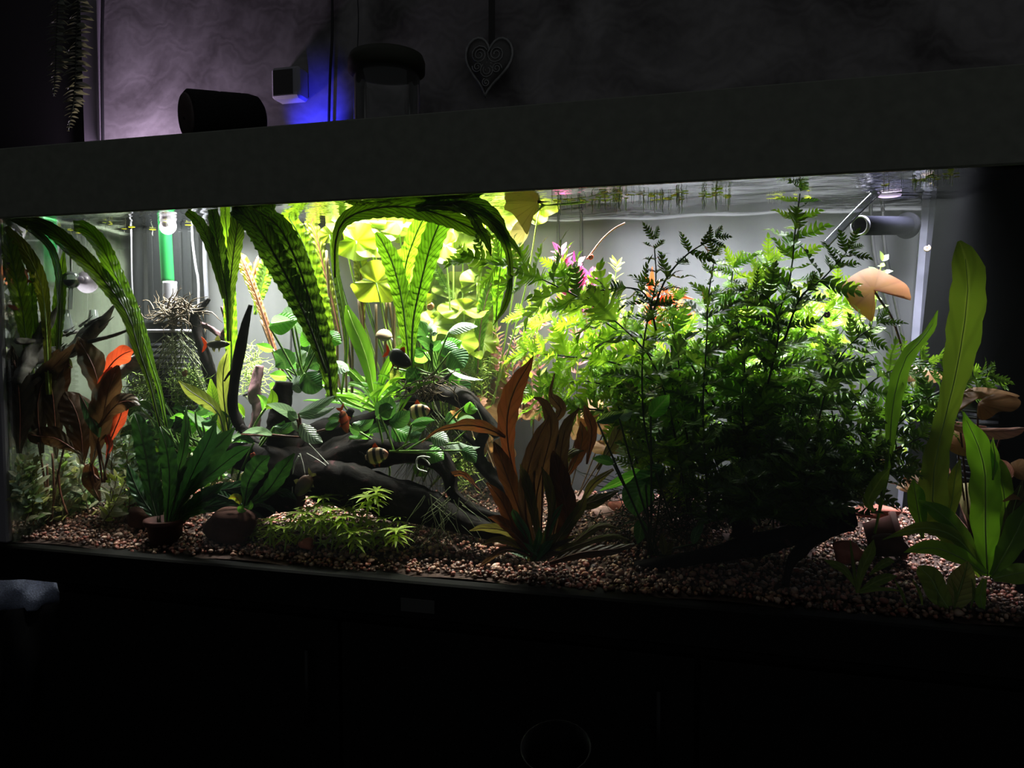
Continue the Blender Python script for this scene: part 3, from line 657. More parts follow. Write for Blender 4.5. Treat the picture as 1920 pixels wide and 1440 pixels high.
B().lathe([(rp * .1, 0), (rp * 1.4, 0), (rp * 1.45, .004), (rp * 1.4, .009), (rp * .1, .009)], e1 - axp * .006, axp, 28).build('flange', plain('grey_flange', (.006, .006, .008), 1.0, .0), op, True)
gt = thing('glass_tube', 'slanting clear glass tube below the water surface at the right', 'tube', W(1545, 462, .22))
wtube('tube', [(1655, 350, .24), (1600, 404, .23), (1545, 462, .22)], 7.5, 'clearhose', gt, 14)
cl = W(1668, 368, .25); B().lathe([(.0001, -.001), (.016, 0), (.017, .002), (.0001, .004)], cl, sides=24).build('reflection_disc', M['pinkwhite'], gt, True)  # added lens shape standing in for a reflection in the water surface
for (path, lab) in (([(1655, 390, .380), (1660, 470, .380), (1690, 620, .380), (1705, 700, .380)], 'grey cable slanting down the back pane behind the salmon lotus leaf'), ([(1632, 380, .382), (1640, 480, .382), (1672, 600, .382), (1690, 720, .382)], 'second grey cable slanting down the back pane left of the first')):
    o = wtube('cable', path, 3.6, 'backcable', None, 6); tag(o, lab, 'cable', 'cables at the back pane')
for (x, l2) in ((1047, 'faint grey cable behind the magenta plant'), (1090, 'faint grey cable right of the magenta plant')):
    o = wtube('cable', [(x, 405, YB(1.0) - .003), (x, 470, YB(1.0) - .003), (x + 1, 560, YB(1.0) - .003)], 3, 'backcable', None, 6); tag(o, l2, 'cable', 'cables at the back pane')
o = wtube('black_cable', [(545, 480, .33), (546, 600, .33), (544, 720, .33)], 1.8, 'cable', None, 6); tag(o, 'thin dark cable upright on the back pane behind the crinkled leaves', 'cable')

# ------------------------------------------------------------------ gravel
def gz(X, Y):
    t = min(1, max(0, Y / .36))
    return .004 + .066 * t ** 1.15 + .006 * math.sin(X * 7 + 1) * t + .004 * math.sin(X * 17 + Y * 20)
gv = []; gf = []; nx, ny = 120, 30
for j in range(ny + 1):
    for i in range(nx + 1):
        X = lerp(.001, 1.60, i / nx); Y = lerp(.001, .385, j / ny); Y = min(Y, YB(X) - .003); gv.append((X, Y, gz(X, Y) - .006))
gf = [(j * (nx + 1) + i, j * (nx + 1) + i + 1, (j + 1) * (nx + 1) + i + 1, (j + 1) * (nx + 1) + i) for j in range(ny) for i in range(nx)]
bed = thing('gravel_bed', 'bed of mixed brown red and beige gravel on the tank bottom', 'gravel', (.8, .18, 0), kind='stuff')
mk('gravel_fill', gv, gf, M['sand'], bed)
g_ = (1 + 5 ** .5) / 2
ICO = np.array([(-1, g_, 0), (1, g_, 0), (-1, -g_, 0), (1, -g_, 0), (0, -1, g_), (0, 1, g_), (0, -1, -g_), (0, 1, -g_), (g_, 0, -1), (g_, 0, 1), (-g_, 0, -1), (-g_, 0, 1)]) / math.sqrt(1 + g_ * g_)
ICF = np.array([(0, 11, 5), (0, 5, 1), (0, 1, 7), (0, 7, 10), (0, 10, 11), (1, 5, 9), (5, 11, 4), (11, 10, 2), (10, 7, 6), (7, 1, 8), (3, 9, 4), (3, 4, 2), (3, 2, 6), (3, 6, 8), (3, 8, 9), (4, 9, 5), (2, 4, 11), (6, 2, 10), (8, 6, 7), (9, 8, 1)])
def rot_rand():
    q = NR.normal(size=4); q /= np.linalg.norm(q); a, b, c, d = q
    return np.array([[1 - 2 * (c * c + d * d), 2 * (b * c - a * d), 2 * (b * d + a * c)], [2 * (b * c + a * d), 1 - 2 * (b * b + d * d), 2 * (c * d - a * b)], [2 * (b * d - a * c), 2 * (c * d + a * b), 1 - 2 * (b * b + c * c)]])
pv = []; pf = []; n0 = 0
for k in range(13000):
    X = NR.uniform(.006, 1.585); Y = NR.uniform(.006, .375)
    if Y > YB(X) - .006: continue
    r = NR.uniform(.0021, .0042) * (1.15 if Y < .15 else 1)
    V = (ICO * NR.uniform(.85, 1.15, (12, 1))) * np.array([1, NR.uniform(.7, 1), NR.uniform(.55, .85)]) * r @ rot_rand().T + np.array([X, Y, gz(X, Y) - .003 + NR.uniform(0, .004)])
    pv.append(V); pf.append(ICF + n0); n0 += 12
tag(mk('gravel_grains', np.vstack(pv), np.vstack(pf).tolist(), M['peb'], bed), kind='stuff')
PEB = []
for k in range(6):
    bm_v = []; 
    V = ICO.copy(); F = [tuple(q) for q in ICF]; ed = {}; vv = V.tolist(); nf = []
    def mid(a, b):
        key = (min(a, b), max(a, b))
        if key not in ed:
            p = (np.array(vv[a]) + np.array(vv[b])) / 2; p /= np.linalg.norm(p); ed[key] = len(vv); vv.append(p.tolist())
        return ed[key]
    for (a, b, c) in F:
        x, y, z = mid(a, b), mid(b, c), mid(c, a); nf += [(a, x, z), (x, b, y), (z, y, c), (x, y, z)]
    vv = np.array(vv); ph = NR.uniform(0, 6, 3)
    vv = vv * (1 + .14 * np.sin(vv * 2.4 + ph).sum(1, keepdims=True)) * np.array([1, NR.uniform(.75, 1), NR.uniform(.55, .8)])
    me = bpy.data.meshes.new('pebble'); me.from_pydata(vv.tolist(), [], nf); me.shade_smooth(); me.materials.append(M['peb1']); PEB.append(me)
for k in range(290):
    X = R.uniform(.15, 1.57); Y = R.uniform(.012, .13)
    zone = 'at the left below the pot and stones' if X < .42 else 'in front of the star whorls' if X < .72 else 'below the brown crypt' if X < 1.05 else 'before the dark log' if X < 1.3 else 'around the sword plant foot'
    o = bpy.data.objects.new('pebble', PEB[k % 6]); COL.objects.link(o); o.location = (X, Y, gz(X, Y) + .001)
    o.rotation_euler = (R.uniform(-.4, .4), R.uniform(-.4, .4), R.uniform(0, 6.3)); r = R.uniform(.0036, .0062); o.scale = (r, r, r)
    tag(o, 'rounded pebble on the front gravel ' + zone, 'pebble', 'larger front pebbles ' + zone)

def rock(px, py, Y, rx, ry, rz, mat, label, name='stone', seed=0, cat='stone'):
    c = W(px, py, Y); s1 = S(c); rng = np.random.default_rng(seed + 100); v = []; f = []; n, m_ = 20, 12; ph = rng.uniform(0, 6, 6)
    for j in range(m_ + 1):
        th = math.pi * j / m_
        for i in range(n):
            a = 2 * math.pi * i / n; d = np.array([math.sin(th) * math.cos(a), math.sin(th) * math.sin(a), math.cos(th)])
            q = 1 + .16 * math.sin(3 * d[0] + ph[0]) * math.sin(2.5 * d[1] + ph[1]) + .12 * math.sin(4 * d[2] + ph[2] + 2 * d[0])
            d = np.sign(d) * np.abs(d) ** .8
            v.append(np.array(c) + d * q * np.array([rx, rz, ry]) * s1)
    f = [(j * n + i, (j + 1) * n + i, (j + 1) * n + (i + 1) % n, j * n + (i + 1) % n) for j in range(m_) for i in range(n)]
    o = mk(name, v, f, M[mat], loc=(c.x, c.y, c.z - ry * s1 * .8)); return tag(o, label, cat)
rock(432, 985, .06, 46, 32, 34, 'stone', 'large reddish brown stone at the front left of the gravel', seed=1)
rock(262, 970, .10, 26, 18, 18, 'stone', 'small brown stone left of the black plant pot', seed=2)
rock(1590, 1035, .06, 30, 20, 22, 'stonered', 'reddish round stone on the gravel right of the driftwood', seed=3)
rock(1668, 1022, .07, 34, 20, 22, 'stone', 'brown stone half hidden behind the sword plant leaves', seed=4)
rock(1128, 968, .28, 26, 22, 20, 'stonepink', 'pale pink stone lit on the gravel at the back', seed=5)
rock(1160, 955, .31, 20, 18, 18, 'stonered', 'red stone beside the pale pink stone at the back', seed=6)
rock(1088, 940, .32, 16, 16, 16, 'stonepink', 'small pale pink stone behind the brown leaves', seed=7)
rock(1285, 985, .27, 24, 18, 18, 'stonepink', 'pink stone under the lobed bush', seed=8)
rock(1190, 1005, .22, 22, 16, 16, 'stonepink', 'pinkish stone in front of the red stone', seed=9)
rock(1640, 960, .22, 40, 12, 20, 'stonered', 'flat red stone lying on the dark clay pot', seed=10)
rock(575, 1020, .05, 14, 10, 10, 'stonered', 'small bright red stone among the front pebbles', seed=11)
# pots
def pot(px, py, Y, rpx, hpx, label, tilt):
    c = W(px, py, Y); s1 = S(c); t = thing('plant_pot', label, 'pot', c); r = rpx * s1; h = hpx * s1
    B().lathe([(r * .78, 0), (r * .95, h * .8), (r * 1.08, h * .8), (r * 1.08, h), (r * .92, h), (r * .85, h * .3), (.001, h * .28)], c, tilt, 28).build('pot', M['pot'], t, True)
    B().lathe([(r * 1.09, h * .83), (r * 1.11, h * .9), (r * 1.09, h * .97)], c, tilt, 28, cap=False).build('rim_band', M['pot'], t, True)
pot(310, 1018, .05, 34, 46, 'dark clay pot holding the java fern at the front', (0, 0, 1))
pot(1625, 1012, .17, 40, 60, 'dark terracotta pot lying beside the driftwood at the right', (.95, -.1, .25))
# ------------------------------------------------------------------ plant helpers
def path3(pts, Y):
    """(px, py, w) or (px, py, Y, w) rows -> rows of x, y, z, half width in metres"""
    out = []
    for p in pts:
        yy, w_ = (p[2], p[3]) if len(p) == 4 else (Y, p[2])
        q = W(p[0], p[1], yy); out.append((q.x, q.y, q.z, w_ * .5 * S(q)))
    return out

def leaf(plant, pts, mat, Y=.1, tw=0, tw1=None, ruf=0, freq=16, fold=.18, crk=0, n=None, nc=None, rib=None, ribr=1.6, name='leaf', under=None):
    P = path3(pts, Y); ln = sum((Vector(P[i + 1][:3]) - Vector(P[i][:3])).length for i in range(len(P) - 1))
    n = n or (56 if (ruf or crk) else 20); nc = nc or (9 if (ruf or crk) else 5)
    Q = spline(P, n); P3 = Q[:, :3]; hw = np.maximum(Q[:, 3], .0006)
    T = np.gradient(P3, axis=0); T /= np.linalg.norm(T, axis=1)[:, None] + 1e-12
    V = P3 - np.array(CAM); V /= np.linalg.norm(V, axis=1)[:, None]
    sd = np.cross(T, V); sd /= np.linalg.norm(sd, axis=1)[:, None] + 1e-9; nn = np.cross(sd, T)
    t = np.linspace(0, 1, n); a = np.radians(lerp(tw, tw if tw1 is None else tw1, t))[:, None]
    s2 = sd * np.cos(a) + nn * np.sin(a); n2 = nn * np.cos(a) - sd * np.sin(a)
    u = np.linspace(-1, 1, nc); ph = R.uniform(0, 6.28); v = []; uv = []
    fr = freq * ln / .3 * 6.28
    for i in range(n):
        for k in range(nc):
            au = abs(u[k]); off = fold * au * hw[i]
            edge = 1.0
            if ruf:
                w_ = math.sin(fr * t[i] + (ph if u[k] > 0 else ph + 2.1)); off += ruf * hw[i] * au ** 1.6 * w_; edge = 1 + .07 * math.cos(fr * t[i] + (ph if u[k] > 0 else ph + 2.1)) * au
            if crk: off += crk * hw[i] * math.sin(fr * 1.7 * t[i] - 2.2 * au + ph) * math.sin(math.pi * min(1, au * 1.2)) * .5
            v.append(P3[i] + s2[i] * (u[k] * hw[i] * edge) + n2[i] * off); uv.append((.5 + .5 * u[k], t[i]))
    f = [(i * nc + k, i * nc + k + 1, (i + 1) * nc + k + 1, (i + 1) * nc + k) for i in range(n - 1) for k in range(nc - 1)]
    o = mk(name, v, f, M[mat], plant, True, uv)
    if rib:
        rr = ribr * np.mean([S(p) for p in P3]) * np.linspace(1, .35, n)[::3]
        B().tube((P3 - n2 * .0006)[::3], rr, 5).build('midrib', M[rib], o, True)
    return o

def stalk(plant, pts, r_px, mat, Y=.1, name='petiole', n=12, sides=6, taper=1.0):
    rows = [(p[0], p[1], p[2] if len(p) > 2 else Y) for p in pts]
    Q = spline([tuple(W(*p)) for p in rows], n); s0 = S(Q[n // 2])
    return B().tube(Q, np.linspace(r_px, r_px * taper, n) * s0, sides).build(name, M[mat], plant, True)

def blade(plant, c, out, mat, Y, tilt=(0, 0), dome=.15, wave=.0, name='leaf', rings=5, seed=0):
    """broad leaf fanned from its stalk point c (px, py) to an outline of pixels; tilt = metres of depth per pixel"""
    rng = random.Random(seed); m_ = len(out)
    O = spline([(x, y, 0) for (x, y) in out + [out[0]]], m_ * 3 + 1)[:-1, :2]; k = len(O)
    v = []; uv = []; cY = W(c[0], c[1], Y); s0 = S(cY); R_ = np.mean(np.hypot(O[:, 0] - c[0], O[:, 1] - c[1])) * s0
    v.append(cY); uv.append((0, 0)); ph = rng.uniform(0, 6)
    for r in range(1, rings + 1):
        q = r / rings
        for i in range(k):
            x = lerp(c[0], O[i][0], q); y = lerp(c[1], O[i][1], q)
            yy = Y + tilt[0] * (x - c[0]) + tilt[1] * (y - c[1]) + dome * R_ * q * q + wave * R_ * q ** 2 * math.sin(6.283 * 3 * i / k + ph) + wave * .5 * R_ * q ** 2 * math.sin(6.283 * 7 * i / k + 2 * ph)
            v.append(W(x, y, yy)); uv.append((i / k, q))
    f = [(0, 1 + i, 1 + (i + 1) % k) for i in range(k)]
    f += [(1 + (r - 1) * k + i, 1 + r * k + i, 1 + r * k + (i + 1) % k, 1 + (r - 1) * k + (i + 1) % k) for r in range(1, rings) for i in range(k)]
    return mk(name, v, f, M[mat], plant, True, uv)

def lotus(plant, cx, cy_, Y, rx, ry, ang, mat, tilt=(0, 0), wave=.12, seed=0, notch=.75, lobes=0.08):
    """round lotus leaf with a notch at direction ang (degrees, 0 right, 90 down)"""
    rng = random.Random(seed * 7 + 3); out = []; ph = rng.uniform(0, 6); n = 22
    for i in range(n):
        th = rad(ang) + 2 * math.pi * (i + .5) / n; d = min(i + .5, n - i - .5) / n
        q = 1 - notch * math.exp(-(d / .045) ** 2) + lobes * math.sin(5 * th + ph) + rng.uniform(-.05, .05)
        out.append((cx + rx * q * math.cos(th), cy_ + ry * q * math.sin(th)))
    return blade(plant, (cx, cy_), out, mat, Y, tilt, rng.uniform(-.25, .25), wave, seed=seed)

def tmpl(name, mat, w_, droop=.12, n=5, fold=.25):
    return leaflet_mesh(name, w_, M[mat], droop, n)

def lobed(name, mat, lobes=6, wid=.30, droop=.25, twist=.3, depth=.7, seed=0):
    """pinnately lobed leaf, one unit long"""
    rng = random.Random(seed); v = []; f = []; uv = []
    def pt(x, y):
        a = twist * x; z = -droop * x * x + .25 * abs(y) + .05 * math.sin(9 * x + 3 * y)
        v.append((x, y * math.cos(a) - z * 0, z + y * math.sin(a))); uv.append((.5 + y / (2 * wid), x)); return len(v) - 1
    st = .10
    env = lambda x: wid * (math.sin(math.pi * min(1, (x * .92 + .05)) ** .75) ** .8) * (1 if x > .15 else .6)
    xs = [st + (1 - st) * i / lobes for i in range(lobes + 1)]
    c = [pt(0, 0)] + [pt(x, 0) for x in xs]
    for sg in (1, -1):
        for i in range(lobes):
            x0, x1 = xs[i], xs[i + 1]; h = env((x0 + x1) / 2) * rng.uniform(.8, 1.12); inn = h * (1 - depth) + .012; sw = .55 * h
            a = pt(x0 + .012, sg * inn * .8); b = pt(x1 - .004, sg * inn)
            p = pt(x0 + sw * .55 + .02, sg * (inn + h) * .52); q = pt(x1 + sw * .45 - .015, sg * (inn + h) * .52)
            e = pt((x0 + x1) / 2 + sw + rng.uniform(-.02, .02), sg * h)
            F = [(c[i + 1], c[i + 2], b, a), (a, b, q, p), (p, q, e)]
            if i == 0: F.append((c[0], c[1], a))
            f += F if sg > 0 else [t[::-1] for t in F]
    tp = pt(1.09, 0); t1 = pt(1.0, .05); t2 = pt(1.0, -.05); f += [(c[-1], t2, tp), (c[-1], tp, t1)]
    me = bpy.data.meshes.new(name); me.from_pydata(v, [], f); me.shade_smooth()
    ul = me.uv_layers.new(name='UVMap'); li = np.empty(len(me.loops), int); me.loops.foreach_get('vertex_index', li); ul.data.foreach_set('uv', np.array(uv, np.float32)[li].ravel())
    me.materials.append(M[mat]); return me

def stemplant(plant, pts, Y, meshes, node=20, size=50, up=.75, mat='stemg', r_px=2.2, start=.12, pair=2, jit=.25, whorl=None, tip=True, rn=None, grow=.55, flat=None):
    """a stem with leaves in pairs or whorls that share mesh data"""
    rn = rn or R
    rows = [(p[0], p[1], p[2] if len(p) > 2 else Y) for p in pts]
    Q = spline([tuple(W(*p)) for p in rows], 34); s0 = S(Q[17])
    B().tube(Q[::2], np.linspace(r_px, r_px * .5, 17) * s0, 5).build('stem', M[mat], plant, True)
    d = np.linalg.norm(np.diff(Q, axis=0), axis=1); s = np.concatenate([[0], np.cumsum(d)]); tot = s[-1]
    cur = tot * start; k = 0; step = node * s0
    while cur < tot:
        i = min(32, int(np.searchsorted(s, cur) - 1)); i = max(0, i); P = Vector(Q[i]).lerp(Vector(Q[i + 1]), (cur - s[i]) / max(1e-9, d[i]))
        T = (Vector(Q[min(33, i + 2)]) - Vector(Q[max(0, i - 1)])).normalized()
        a = T.cross(Vector((.3, 1, .2))).normalized(); b = T.cross(a)
        rel = cur / tot; sz = size * S(P) * (1 if rel < .7 else lerp(1, grow, (rel - .7) / .3)) * rn.uniform(.75, 1.15)
        base = k * 1.57 + rn.uniform(-.5, .5); m = whorl or pair
        for j in range(m):
            th = base + 6.283 * j / m + rn.uniform(-jit, jit); out = a * math.cos(th) + b * math.sin(th)
            D = out + T * up * rn.uniform(.6, 1.4)
            nrm = (T * .7 - out * .3) + Vector((rn.uniform(-.4, .4), rn.uniform(-1.5, .1), .2))
            inst('leaf', rn.choice(meshes), plant, frame(P, D, nrm, sz))
        cur += step * rn.uniform(.8, 1.2) * (1 if rel < .75 else .6); k += 1
    if tip:
        T = Vector(Q[-1] - Q[-3]).normalized()
        for j in range(2):
            a = T.orthogonal(); D = T + a * (.5 if j else -.5); inst('leaf', rn.choice(meshes), plant, frame(Vector(Q[-1]), D, (rn.uniform(-1, 1), -1, .3), size * grow * s0))

def wood(t, rows, mat='wood', name='branch', rough=.26, n=26, sides=14, seed=0):
    """rows (px, py, Y, diameter px)"""
    Q = spline(path3(rows, .1), n)
    return B().tube(Q[:, :3], Q[:, 3], sides, True, rough, seed).build(name, M[mat], t, True)

# ------------------------------------------------------------------ driftwood
d1 = thing('driftwood', 'big dark forked driftwood stump lying across the middle of the tank', 'driftwood', W(700, 960, .12))
wood(d1, [(415, 842, .13, 30), (500, 866, .12, 66), (590, 890, .11, 84), (690, 915, .10, 84), (790, 950, .09, 62), (890, 985, .085, 46), (1000, 1012, .08, 28)], name='trunk', n=40, sides=16, seed=1)
wood(d1, [(545, 885, .14, 80), (528, 810, .14, 56), (528, 750, .14, 36), (531, 716, .14, 30)], name='branch', seed=2)
wood(d1, [(570, 880, .16, 60), (600, 820, .17, 50), (660, 800, .18, 40), (720, 780, .19, 34), (790, 748, .2, 26)], seed=3)
wood(d1, [(600, 900, .13, 80), (640, 850, .13, 66), (720, 848, .13, 50), (800, 850, .12, 44), (838, 882, .11, 32), (848, 925, .10, 24), (885, 955, .095, 26), (960, 985, .09, 22)], name='root_arm', seed=4, n=36)
wood(d1, [(430, 960, .13, 60), (480, 930, .13, 74), (550, 915, .12, 80)], seed=5)
wood(d1, [(640, 800, .17, 18), (655, 775, .17, 14), (662, 770, .17, 8)], seed=6)
d2 = thing('driftwood_branch', 'dark arched driftwood branch with a pinkish streak behind the anubias', 'driftwood', W(860, 760, .2))
wood(d2, [(770, 752, .21, 22), (820, 738, .2, 32), (870, 748, .19, 36), (905, 780, .18, 30), (935, 815, .17, 22)], seed=7)
wood(d2, [(915, 800, .17, 16), (896, 848, .165, 24), (912, 880, .16, 24), (945, 920, .15, 20), (965, 950, .14, 16)], seed=8)
wood(d2, [(745, 742, .21, 8), (775, 756, .21, 14), (800, 770, .2, 16), (840, 790, .17, 12), (870, 815, .16, 10), (895, 840, .16, 8)], seed=9, rough=.1)
wood(d2, [(795, 740, .2, 12), (825, 718, .2, 10), (852, 694, .2, 4)], seed=10, rough=.1)
wood(d2, [(782, 745, .2, 12), (765, 725, .2, 10), (752, 706, .2, 9)], seed=11, rough=.1)
wood(d2, [(868, 742, .178, 5), (890, 765, .172, 7), (915, 795, .168, 5)], 'woodpink', 'pink_streak', seed=12)
d3 = thing('driftwood_spike', 'slim black driftwood spike pointing up with a curved foot', 'driftwood', W(450, 805, .12))
wood(d3, [(452, 805, .12, 20), (437, 765, .12, 19), (440, 715, .12, 19), (449, 660, .12, 20), (460, 610, .12, 16), (470, 572, .12, 8)], seed=13, rough=.12)
wood(d3, [(452, 800, .12, 16), (480, 830, .12, 18), (520, 850, .12, 22)], seed=14)
wood(d3, [(440, 690, .12, 6), (430, 700, .115, 5), (420, 715, .11, 3)], name='twig', seed=15, rough=.05)
d4 = thing('driftwood_branch', 'dark driftwood branch leaning up to the root tangle at the left', 'driftwood', W(420, 790, .17))
wood(d4, [(425, 800, .17, 26), (408, 745, .17, 24), (392, 690, .17, 22), (374, 635, .17, 20), (362, 600, .17, 18), (355, 585, .17, 12)], seed=16)
wood(d4, [(360, 592, .17, 12), (380, 575, .17, 10), (392, 560, .17, 7)], seed=17)
wood(d4, [(375, 608, .18, 10), (395, 615, .18, 10), (415, 632, .18, 9), (430, 655, .18, 8), (432, 690, .18, 8)], 'woodpink', 'side_branch', seed=18)
wood(d4, [(415, 575, .18, 4), (422, 590, .18, 9), (428, 605, .18, 10), (420, 628, .18, 12)], 'woodpink', 'side_branch', seed=19)
d5 = thing('driftwood_stick', 'upright purplish driftwood stick behind the black spike', 'driftwood', W(478, 805, .22))
wood(d5, [(476, 808, .22, 20), (482, 765, .22, 19), (478, 738, .22, 24), (484, 700, .22, 17), (486, 685, .22, 14)], 'woodpink', seed=20)
wood(d5, [(480, 742, .22, 8), (468, 738, .22, 6), (456, 742, .22, 3)], 'wood', 'twig', seed=21)
d6 = thing('driftwood_log', 'dark driftwood log lying under the lobed bush at the right', 'driftwood', W(1400, 1040, .09))
wood(d6, [(1190, 1062, .08, 18), (1280, 1050, .08, 26), (1360, 1036, .09, 34), (1450, 1012, .10, 42), (1540, 985, .11, 46), (1600, 975, .12, 40)], seed=22, n=34)
wood(d6, [(1560, 985, .09, 36), (1510, 1022, .08, 24), (1482, 1060, .06, 17), (1472, 1100, .05, 12)], name='leg', seed=23)
wood(d6, [(1390, 1010, .12, 40), (1400, 950, .14, 50), (1410, 900, .16, 50), (1400, 860, .17, 30)], name='stump', seed=24)
d7 = thing('frayed_wood', 'frayed grey wood with shaggy bark at the left end', 'driftwood', W(60, 690, .1))
wood(d7, [(28, 720, .04, 24), (45, 685, .04, 26), (68, 645, .05, 24), (90, 605, .06, 16), (108, 575, .07, 5)], 'woodgrey', 'trunk', .35, seed=25)
wood(d7, [(20, 690, .10, 14), (70, 668, .10, 22), (130, 660, .10, 26), (165, 625, .10, 24), (195, 600, .10, 16), (215, 572, .10, 6)], 'woodgrey', 'branch', .35, seed=26)
wood(d7, [(60, 720, .08, 10), (110, 680, .08, 10), (160, 645, .08, 8), (215, 628, .08, 6), (258, 612, .08, 4)], 'woodgrey', 'splinter', .2, seed=27)
wood(d7, [(30, 640, .11, 10), (70, 640, .11, 14), (110, 630, .11, 8), (150, 622, .11, 4)], 'woodgrey', 'splinter', .3, seed=28)
for k in range(16):
    x = R.uniform(20, 200); y = lerp(690, 590, (x - 20) / 190) + R.uniform(-18, 18); a = R.uniform(-.9, -.2); l_ = R.uniform(14, 36)
    wood(d7, [(x, y, .095, 6), (x + l_ * .5 * math.cos(a), y + l_ * .5 * math.sin(a), .093, 4), (x + l_ * math.cos(a), y + l_ * math.sin(a), .09, 1)], 'woodgrey', 'splinter', .2, n=6, sides=5, seed=40 + k)
d8 = thing('driftwood_stick', 'ragged brown wood stick lying behind the red leaves at the left', 'driftwood', W(240, 690, .14))
wood(d8, [(195, 730, .15, 14), (225, 700, .15, 22), (255, 678, .15, 24), (280, 660, .15, 14)], 'woodgrey', seed=60, rough=.3)

# tangle of roots on the left branch
def tangle(name, label, cat, cx, cy_, Y, n, rx, ry, mat, r_px, droop=0, seed=0, ln=(20, 60)):
    rng = random.Random(seed); b = B(); s1 = S(W(cx, cy_, Y))
    for k in range(n):
        a = rng.uniform(0, 6.28); l_ = rng.uniform(*ln); x = cx + rng.gauss(0, .35) * rx; y = cy_ + rng.gauss(0, .35) * ry; yy = Y + rng.uniform(-.03, .03)
        P = []
        for i in range(6):
            P.append(tuple(W(x, y, yy))); a += rng.uniform(-.7, .7); x += l_ / 5 * math.cos(a); y += l_ / 5 * math.sin(a) * .8 + droop * l_ / 5; yy += rng.uniform(-.006, .006)
        b.tube(P, np.linspace(r_px, r_px * .3, 6) * s1, 4, False)
    o = b.build(name, M[mat], None, True, W(cx, cy_, Y)); return tag(o, label, cat, kind='stuff')
tangle('root_tangle', 'brown tangle of dead roots on top of the left branch', 'roots', 330, 588, .17, 130, 62, 28, 'rootbrown', 1.8, seed=1)
tangle('hanging_roots', 'pale roots hanging down below the brown root tangle', 'roots', 330, 640, .165, 70, 40, 30, 'root', 1.0, 1.1, seed=2, ln=(30, 80))
tangle('root_tangle', 'brown root clump under the anubias on the arched branch', 'roots', 800, 722, .19, 110, 60, 26, 'rootbrown', 1.3, .3, seed=3)
tangle('hanging_roots', 'thin green roots hanging from the arched branch', 'roots', 815, 790, .17, 110, 66, 60, 'root', .8, 1.4, seed=4, ln=(40, 110))
tangle('hanging_roots', 'thin dark roots spreading over the end of the big driftwood', 'roots', 830, 945, .075, 60, 60, 40, 'root', .8, 1.0, seed=5, ln=(40, 90))
tangle('moss_clump', 'round mossy clump below the root tangle', 'moss', 352, 722, .18, 500, 52, 46, 'moss', 1.0, seed=6, ln=(10, 30))
tangle('moss_clump', 'bright feathery moss right of the black spike', 'moss', 470, 700, .27, 160, 40, 70, 'mossbright', .9, seed=7, ln=(14, 34))
tangle('moss_clump', 'fine yellow green moss strands behind the anubias', 'moss', 890, 700, .3, 220, 40, 70, 'mossbright', .9, seed=8, ln=(14, 36))
tangle('moss_clump', 'fine moss strands beside the arched root of the driftwood', 'moss', 862, 880, .2, 180, 46, 60, 'mossbright', .8, seed=9, ln=(14, 36))
tangle('moss_clump', 'brownish moss tufts beside the small stems at the left', 'moss', 265, 728, .16, 170, 44, 40, 'moss', .9, seed=10, ln=(12, 30))
tangle('hanging_roots', 'tangle of dark wiry roots under the lobed bush', 'roots', 1230, 955, .14, 150, 130, 70, 'stemdk', 1.0, .2, seed=11, ln=(60, 150))
tangle('hanging_roots', 'reddish brown fibrous roots behind the dark bush base', 'roots', 1290, 930, .26, 160, 80, 70, 'rootbrown', 1.0, .9, seed=12, ln=(40, 110))
tangle('moss_clump', 'yellowish moss in the shade left of the dark bush', 'moss', 1255, 720, .2, 220, 44, 40, 'moss', .9, seed=13, ln=(12, 30))

# ------------------------------------------------------------------ crinkled long leaf plants
c0 = thing('crinkled_onion_plant', 'ruffled long leaved plant at the far left edge', 'aquatic plant', W(110, 820, .13))
leaf(c0, [(62, 700, 6), (50, 640, 18), (42, 580, 30), (28, 510, 32), (12, 450, 28), (-6, 405, 16)], 'crink_lit', .03, ruf=.35, crk=.25, rib='stemg')  # brighter leaf colour makes up for lamp light missing in this corner
leaf(c0, [(92, 740, 10), (86, 600, 16), (78, 540, 24), (62, 495, 26), (36, 455, 22), (10, 425, 10)], 'crink_yellow', .05, ruf=.55, freq=22, rib='stembr')
leaf(c0, [(104, 760, 8), (110, 640, 8), (112, 540, 11), (98, 470, 13), (62, 432, 14), (20, 408, 10)], 'crink_shade', .07, ruf=.12, rib='stemdk')
leaf(c0, [(98, 780, 8), (104, 660, 16), (110, 580, 22), (116, 510, 16), (120, 470, 4)], 'crink_lit', .08, ruf=.5, freq=20, rib='stemg')
leaf(c0, [(88, 700, 5), (70, 640, 12), (60, 560, 16), (66, 500, 10)], 'crink', .06, ruf=.5, freq=20)
leaf(c0, [(300, 800, 5), (284, 730, 9), (272, 690, 14), (260, 655, 20), (240, 590, 26), (195, 525, 30), (140, 468, 32), (85, 425, 26), (30, 410, 16)], 'crink_shade', .06, ruf=.42, freq=15, crk=.2, rib='stemdk')
leaf(c0, [(312, 800, 5), (300, 735, 9), (286, 690, 12), (270, 640, 20), (244, 575, 28), (214, 510, 30), (190, 460, 30), (160, 428, 26), (138, 424, 20)], 'crink', .075, ruf=.42, freq=16, crk=.2, rib='stemg')
c1 = thing('crinkled_onion_plant', 'big crinkled plant with dark leaves arching up left of the centre', 'aquatic plant', W(622, 745, .13))
leaf(c1, [(622, 748, 18), (616, 690, 34), (600, 630, 40), (580, 560, 44), (556, 490, 46), (522, 425, 42), (470, 388, 30)], 'crink_shade', .11, tw=14, ruf=.3, freq=18, crk=.8, rib='stemdk', ribr=3)
leaf(c1, [(612, 700, 10), (580, 610, 30), (548, 540, 44), (516, 480, 50), (482, 425, 46), (438, 388, 28)], 'crink_shade', .095, tw=-10, ruf=.3, freq=18, crk=.8, rib='stemdk', ribr=3)
